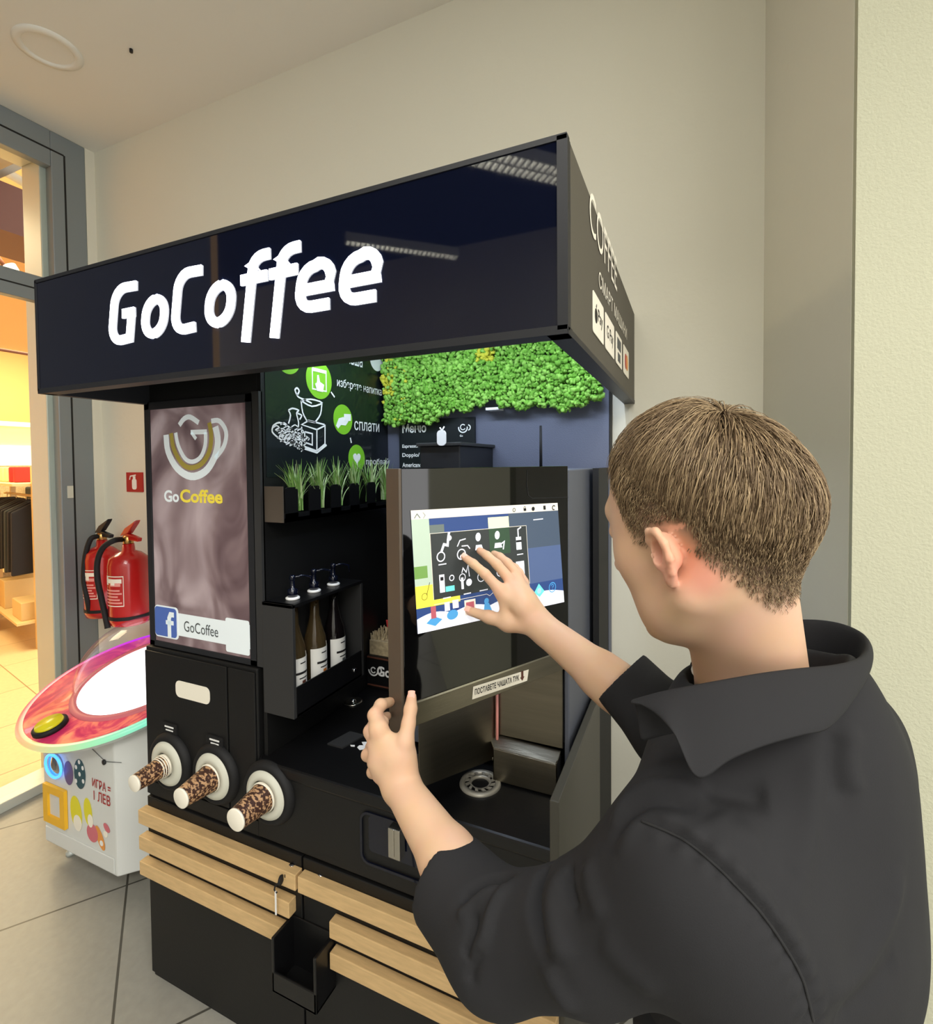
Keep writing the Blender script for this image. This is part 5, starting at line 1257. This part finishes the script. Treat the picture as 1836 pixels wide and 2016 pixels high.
R_ = bV-HC; cf = R_@hf; cl_ = R_@hl; cu_ = R_@hz
for sg in (1,):
    e = HP(-.012, .0735, -.050); d = np.linalg.norm((bV-e)/np.array([1, 1, 1.2]), axis=1); mixc(.75*(1-d/.040), red)
    e = HP(-.035, .066, -.075); d = np.linalg.norm(bV-e, axis=1); mixc(.5*(1-d/.03), red)
tips = [T1, T2, TT, th[3], fing[0][1], fing[0][3]]+K+kn
for q in tips: d = np.linalg.norm(bV-q, axis=1); mixc(.28*(1-d/.018), red)
# hairline helper: height of the hair edge above the head centre, by azimuth from the face
def hairline(az):
    a = np.abs(np.degrees(az)); return np.interp(a, [0, 30, 45, 55, 62, 74, 78, 84, 96, 104, 120, 140, 160, 180], [.060, .055, .048, .020, -.028, -.034, -.022, -.016, -.018, -.040, -.064, -.088, -.106, -.110])
az = np.arctan2(cl_, cf); above = cu_-hairline(az); onhead = (np.linalg.norm(R_, axis=1) < .15) & (cu_ > -.125)
notear = ~((np.abs(cl_) > .074) & (np.abs(cf+.01) < .035) & (cu_ < -.02))
w = np.where(onhead & notear, np.clip((above+.010)/.030, 0, 1)*.9, 0); mixc(w, stub)
ca = person.data.color_attributes.new('tone', 'FLOAT_COLOR', 'POINT'); ca.data.foreach_set('color', np.concatenate([colr, np.ones((len(bV), 1))], 1).ravel().astype(np.float32))
# finger nail of the left thumb and the right index
def nail(tip, prev, out, r):
    d = unit(tip-prev); o = unit(out-d*np.dot(out, d)); s_ = np.cross(d, o); V = []; F = []; n = 6
    for i in range(n):
        for j in range(n):
            a = (i/(n-1)-.5)*1.5; b = (j/(n-1)-.35)
            V.append(tip-d*.001+d*b*r*1.5+(s_*math.sin(a)+o*math.cos(a))*(r+.0006))
    F = [(i*n+j, (i+1)*n+j, (i+1)*n+j+1, i*n+j+1) for i in range(n-1) for j in range(n-1)]
    me = MB().add(V, F, 0, True); return me.build('nail', M['nail'], person)
nail(th[3], th[2], -CF, .0082)
nail(T1, T1+(K[0]-T1)*.3+ZD*.004, ZD-CF, .0068); nail(TT, atD(963, 1215, .920), ZD-CF, .0083)

# ---- hair: strands combed from the crown, cropped short at nape and sides
def hair():
    from mathutils.bvhtree import BVHTree
    rng = np.random.default_rng(11)
    fc = bV[bF].mean(1); sel = (np.linalg.norm(fc-HC, axis=1) < .16)
    Fh = bF[sel]; bv = BVHTree.FromPolygons([Vector(v) for v in bV], [tuple(int(q) for q in f) for f in Fh])
    tri = np.cross(bV[Fh[:, 2]]-bV[Fh[:, 0]], bV[Fh[:, 3]]-bV[Fh[:, 1]]); nr = tri/(np.linalg.norm(tri, axis=1)[:, None]+1e-12); area = np.linalg.norm(tri, axis=1)
    cen = bV[Fh].mean(1)
    if np.mean(((cen-HC)*nr).sum(1)) < 0: nr = -nr
    r = cen-HC; f_, l_, u_ = r@hf, r@hl, r@hz; ab = u_-hairline(np.arctan2(l_, f_))
    ear = (np.abs(l_) > .068) & (np.abs(f_+.006) < .026) & (u_ < -.014)
    ok = (ab > -.004) & ~ear & (np.linalg.norm(r, axis=1) < .135)
    cen, nr, ab, f_, l_, u_, area = cen[ok], nr[ok], ab[ok], f_[ok], l_[ok], u_[ok], area[ok]
    N = 20000; pick = rng.choice(len(cen), N, p=area/area.sum())
    wh = HC+hf*-.060+hl*.006+hz*.090
    V = []; Fc = []; MI = []; k = 0
    for i in pick:
        a_ = ab[i]
        if a_ < .006 and rng.random() > .35+a_*80: continue
        lf = min(max((a_-.012)/.125, 0), 1)
        L = (.0045+.058*lf**1.5)*(.7+.5*rng.random()); lift = .0022+.0145*lf**.9*(.55+.6*rng.random())
        P = [cen[i]+rng.normal(0, .0008, 3)]; nrm = nr[i]; nseg = 6 if L > .014 else 2; side = rng.normal(0, .16); step = L/nseg
        surf = P[0]
        tpf = min(max((u_[i]-.03)/.06, 0), 1)
        for s in range(nseg):
            aw = surf-wh; aw = aw-nrm*np.dot(aw, nrm); aw /= np.linalg.norm(aw)+1e-6
            dw = -ZD*1.0+hf*(.25+.6*tpf*(f_[i] > -.03)); dw = dw-nrm*np.dot(dw, nrm); dw /= np.linalg.norm(dw)+1e-6
            fd = aw*(.55+.45*tpf)+dw*(.75-.45*tpf)+np.cross(nrm, aw)*(side+.18*tpf)
            fd = fd/np.linalg.norm(fd); q = surf+fd*step
            h = bv.find_nearest(Vector(q))
            if h[0] is not None:
                surf = np.array(h[0]); n2 = np.array(h[1]); nrm = n2 if np.dot(n2, nrm) > 0 else -n2
            else: surf = q
            t = (s+1)/nseg
            P.append(surf+nrm*(lift*math.sin(min(1, t*1.2)*PI/2)*(1-.62*t*t)+.0008))
        P = np.array(P); w = .00062 if L > .014 else .00045; nP = len(P)
        tint = 0 if rng.random() < .46 else (1 if rng.random() < .48 else 2)
        for s in range(nP):
            t = P[min(s+1, nP-1)]-P[max(s-1, 0)]; t = t/(np.linalg.norm(t)+1e-9); nn = P[s]-HC; nn = nn/np.linalg.norm(nn); sd = np.cross(t, nn); sd /= (np.linalg.norm(sd)+1e-9)
            ww = w*(1-.8*(s/(nP-1))**2); V += [P[s]+sd*ww, P[s]-sd*ww, P[s]+nn*ww*.9]
        for s in range(nP-1):
            a = k+3*s; Fc += [(a, a+1, a+4, a+3), (a+1, a+2, a+5, a+4), (a+2, a, a+3, a+5)]; MI += [tint]*3
        k += 3*nP
    return np.array(V), np.array(Fc), MI
hV, hF, hM = hair()
hobj = mesh_obj('hair', hV, hF, [mat('hair_brown', (118, 98, 73), .45, spec=.4), mat('hair_dark', (92, 74, 54), .5, spec=.3), mat('hair_blond', (158, 136, 104), .4, spec=.4)], person, hM)

# ---- shirt
sh_ = SDF((-.40, .14, .70), (.46, 1.16, 1.42), .0036)
TS = atD(1500, 1840, .585)
sh_.ell(atD(1520, 1640, .59), (bu, bl, ZD), (.112, .166, .21), .02)
sh_.ell(atD(1498, 1990, .595), (bu, bl, ZD), (.112, .155, .26), .04)
sh_.ell(atD(1590, 1610, .54), (bu, bl, ZD), (.080, .105, .20), .05)
SLs = atD(1362, 1712, .475); M1 = atD(1168, 1832, .53)
CUL = atD(884, 1735, .690)
sh_.cone(SLs+bl*-.01, NB-ZD*.060, .075, .082, .06)
sh_.cone(SLs+bl*-.04-ZD*.06, TC, .085, .12, .07)
sh_.cone(SR+bl*.02, NB-ZD*.055, .078, .075, .05)
sh_.chain([SLs, M1, EL], [.077, .062, .066], .025)
dL = unit(CUL-EL); sh_.chain([EL, CUL+dL*.03], [.066, .060], .02); sh_.cut(CUL, dL, .13)
CUR = atD(1222, 1332, .782); dR = unit(CUR-ER); sh_.chain([SR, ER, CUR+dR*.03], [.064, .056, .048], .02); sh_.cut(CUR, dR, .10)
# folds: raised ridges and pressed valleys laid where the cloth bunches
rng = np.random.default_rng(2)
def ridge(pts, r, op='add', k=.035): sh_.chain([atD(*q) for q in cat([np.array(p, float) for p in pts], 3)], [r]*(3*(len(pts)-1)+1), k, op)
def on_cloth(pts, depth): return pts
# hollow cuffs and neck opening
def hollow(a, b, r, ext): d = unit(b-a); pass; sh_.cone(b-d*.05, b+d*ext, r, r, .002, 'sub')
hollow(EL, CUL, .050, .08); hollow(ER, atD(1222, 1332, .782), .041, .08)
sh_.cone(NB-ZD*.055, NB+ZD*.10, .070, .085, .006, 'sub')
d_ = unit(CUL-EL)
sV, sF = sh_.mesh(); del sh_
sV = relax(sV, sF, 2, .5)
s2 = relax(sV, sF, 28, .5)
wc = np.minimum(np.linalg.norm(sV-CUL, axis=1), np.linalg.norm(sV-CUR, axis=1)); wc = np.clip((wc-.066)/.03, 0, 1)[:, None]
sV = sV*(1-wc)+s2*wc; del s2
def vnormals(V, F):
    n = np.cross(V[F[:, 2]]-V[F[:, 0]], V[F[:, 3]]-V[F[:, 1]]); N = np.zeros_like(V)
    for k in range(4):
        for c in range(3): N[:, c] += np.bincount(F[:, k], weights=n[:, c], minlength=len(V))
    return N/(np.linalg.norm(N, axis=1)[:, None]+1e-12)
sN = vnormals(sV, sF)
from mathutils import noise as mn_
from mathutils.bvhtree import BVHTree
def wob(v, f, sx): return mn_.noise(Vector((v[0]*f, v[1]*f, v[2]*f*sx)))
bv0 = BVHTree.FromPolygons([Vector(v) for v in sV], [tuple(int(q) for q in f) for f in sF])
def lay(pts):                                   # polyline dropped on to the cloth
    out = []
    for q in cat([np.array(s, float) for s in pts], 8):
        h = bv0.ray_cast(Vector(CC), Vector(ray(*q)))
        if h[0] is not None: out.append(np.array(h[0]))
    return np.array(out)
FOLDS = [([(1085, 1692), (1062, 1722), (1050, 1770), (1058, 1830), (1076, 1885)], -.011, .008), ([(1118, 1712), (1090, 1765), (1096, 1840), (1118, 1900)], .006, .014),
         ([(1124, 1700), (1120, 1745), (1136, 1800)], -.006, .007), ([(1160, 1690), (1165, 1750), (1190, 1810)], .004, .012),
         ([(1012, 1724), (955, 1738), (905, 1780)], -.009, .008), ([(985, 1748), (935, 1778), (900, 1810)], .006, .008),
         ([(1005, 1735), (972, 1790), (952, 1850), (918, 1890)], .006, .008), ([(938, 1790), (926, 1850), (912, 1890)], -.006, .006), ([(950, 1860), (930, 1905), (925, 1940)], -.004, .007),
         ([(1075, 1890), (1095, 1940), (1130, 1990)], .005, .012), ([(1180, 1840), (1230, 1900), (1300, 1960)], .003, .015),
         ([(1203, 1640), (1240, 1575), (1300, 1548), (1400, 1556)], .005, .009), ([(1205, 1665), (1245, 1602), (1300, 1578), (1380, 1590)], -.004, .008), ([(1210, 1690), (1255, 1625), (1320, 1612), (1400, 1650)], .004, .009),
         ([(1375, 1548), (1450, 1562), (1518, 1575)], -.007, .011), ([(1400, 1600), (1440, 1640), (1500, 1650)], .004, .014),
         ([(1262, 1616), (1340, 1650), (1400, 1696), (1450, 1745), (1500, 1800), (1545, 1865), (1580, 1930), (1600, 2010)], -.0035, .006),
         ([(1290, 1608), (1370, 1650), (1440, 1705), (1500, 1765), (1555, 1845), (1600, 1930)], .0035, .008),
         ([(1610, 1470), (1596, 1560), (1590, 1640), (1560, 1740), (1525, 1800)], .004, .012), ([(1650, 1440), (1640, 1510), (1655, 1580)], -.004, .009), ([(1680, 1420), (1672, 1500), (1690, 1570)], .003, .010),
         ([(1620, 1965), (1690, 1905), (1750, 1800), (1775, 1700)], .004, .012), ([(1640, 2010), (1720, 1950), (1770, 1880)], -.003, .012), ([(1560, 1700), (1540, 1760), (1520, 1790)], -.003, .010)]
disp = np.array([.0022*wob(v, 8, .6)+.0007*wob(v, 26, .8) for v in sV])
for pts, amp, wd in FOLDS:
    L_ = lay(pts)
    if len(L_) < 3: continue
    near = np.where(np.linalg.norm(sV-L_.mean(0), axis=1) < .30)[0]
    best = np.full(len(near), 1e9); tt = np.zeros(len(near))
    for i in range(len(L_)-1):
        a_, b_ = L_[i], L_[i+1]; ab = b_-a_; t = np.clip(((sV[near]-a_)@ab)/max(ab@ab, 1e-9), 0, 1); d = np.linalg.norm(sV[near]-a_-t[:, None]*ab, axis=1)
        m = d < best; best[m] = d[m]; tt[m] = (i+t[m])/(len(L_)-1)
    disp[near] += 1.3*amp*np.exp(-(best/wd)**2)*np.clip(np.sin(np.clip(tt, .04, .96)*PI)*1.6, 0, 1)
# puckers along the armhole seam
sl = lay([(1290, 1625), (1400, 1690), (1500, 1795), (1570, 1905), (1600, 2010)])
dd_ = np.min(np.linalg.norm(sV[:, None, :]-sl[None], axis=2), axis=1) if len(sl) else np.ones(len(sV)); ii = np.argmin(np.linalg.norm(sV[:, None, :]-sl[None], axis=2), axis=1)
al = (sV-sl[0])@unit(sl[-1]-sl[0])
disp += .0014*np.sin(al*420)*np.exp(-((dd_-.007)/.006)**2)
disp *= np.clip((np.minimum(np.linalg.norm(sV-CUL, axis=1), np.linalg.norm(sV-CUR, axis=1))-.066)/.03, 0, 1)
sV = sV+sN*disp[:, None]
# cut the cuffs square
shirt = mesh_obj('shirt', sV, sF, M['shirt_black'], person)
# collar sheet with thickness, built from its top and bottom edges
TOP = [(1243, 1380, .485), (1300, 1364, .468), (1360, 1352, .458), (1430, 1339, .454), (1500, 1327, .457), (1570, 1318, .463), (1640, 1311, .478), (1690, 1298, .505), (1708, 1276, .545), (1698, 1250, .590), (1655, 1229, .630), (1590, 1221, .665), (1510, 1228, .690), (1430, 1250, .690), (1370, 1290, .670)]
BOT = [(1300, 1386, .462), (1335, 1450, .430), (1376, 1532, .412), (1440, 1494, .415), (1510, 1465, .420), (1575, 1446, .428), (1625, 1432, .440), (1668, 1380, .475), (1692, 1330, .530), (1694, 1300, .590), (1665, 1285, .640), (1600, 1290, .690), (1510, 1300, .715), (1420, 1320, .710), (1350, 1360, .690)]
def sm3(P, n=5): return cat([np.array(p, float) for p in P], n)
tp = [atD(*p) for p in sm3(TOP)]; bt = [atD(*p) for p in sm3(BOT)]
cen = NB+ZD*.02; V = []; rows = 9
for a, b in zip(tp, bt):
    o = unit((a+b)/2-cen-ZD*np.dot((a+b)/2-cen, ZD))
    inn = a-o*.012-ZD*.045
    prof_ = [inn, a-o*.009-ZD*.018, a-o*.004-ZD*.003, a+ZD*.0015, a+o*.003-ZD*.002]+[a*(1-t)+b*t+o*(.004*math.sin(t*PI)+.003) for t in (.25, .5, .75, 1.0)]
    V += prof_
n = len(tp); F = np.array([(i*rows+j, i*rows+j+1, (i+1)*rows+j+1, (i+1)*rows+j) for i in range(n-1) for j in range(rows-1)])
co_ = mesh_obj('collar', np.array(V), F, M['shirt_black'], shirt)
sd = co_.modifiers.new('cloth', 'SOLIDIFY'); sd.thickness = .0022; sd.offset = 0
ss = co_.modifiers.new('smooth', 'SUBSURF'); ss.levels = 1; ss.render_levels = 1
# white undershirt edge inside the collar
us = [NB+bu*.006+bl*.0645*math.cos(t)+bu*.0645*math.sin(t)+ZD*(.006-.004*math.sin(t)) for t in np.linspace(0, 2*PI, 40)]
MB().tube(us, .0016, 8).build('undershirt_neckband', M['undershirt'], person)
# armhole seam along the back of the left sleeve: stitched welt following the cloth
bvh = BVHTree.FromPolygons([Vector(v) for v in sV], [tuple(int(q) for q in f) for f in sF])
def drape(px, py, lift=.0):
    d = ray(px, py); h = bvh.ray_cast(Vector(CC), Vector(d))
    if h[0] is None: return None
    return np.array(h[0])-unit(d)*lift
sp_ = [drape(*p, .0006) for p in cat([np.array(q, float) for q in ((1262, 1616), (1340, 1650), (1400, 1696), (1450, 1745), (1500, 1800), (1545, 1865), (1580, 1930), (1600, 2010))], 10)]
sp_ = [p for p in sp_ if p is not None]
if len(sp_) > 5: MB().tube(sp_, .0013, 6).build('seam', M['shirt_seam'], shirt)
# trousers and shoes below the frame
HPc = atD(1515, 1990, .595); hx, hy = HPc[0], HPc[1]
lg = SDF((hx-.32, hy-.32, .03), (hx+.32, hy+.32, 1.0), .008)
hipL = np.array([hx, hy, .86])+bl*.085; hipR = np.array([hx, hy, .86])-bl*.085
lg.ell((hx, hy, .88), (bu, bl, ZD), (.108, .160, .11), .02)
for hp_, sg in ((hipL, 1), (hipR, -1)):
    kn_ = hp_+bu*.03-ZD*.42+bl*.01*sg; an_ = hp_-bu*.01+bl*.02*sg; an_[2] = .085
    lg.chain([hp_, kn_, an_], [.088, .062, .050], .03)
lV, lF = lg.mesh(); lV = relax(lV, lF, 2); mesh_obj('trousers', lV, lF, M['trouser'], person)
for hp_, sg in ((hipL, 1), (hipR, -1)):
    an_ = hp_-bu*.01+bl*.02*sg; fs = SDF((an_[0]-.25, an_[1]-.25, 0), (an_[0]+.25, an_[1]+.25, .16), .005)
    an_[2] = .05; fs.cone(an_-bu*.03, an_+bu*.13-ZD*.012, .043, .036, .02); fs.cone(an_-bu*.03, an_+ZD*.05, .042, .042, .02)
    fs.g[:, :, :2] = .02
    fV, fF = fs.mesh(); mesh_obj('shoe', relax(fV, fF, 2), fF, M['shoe'], person)
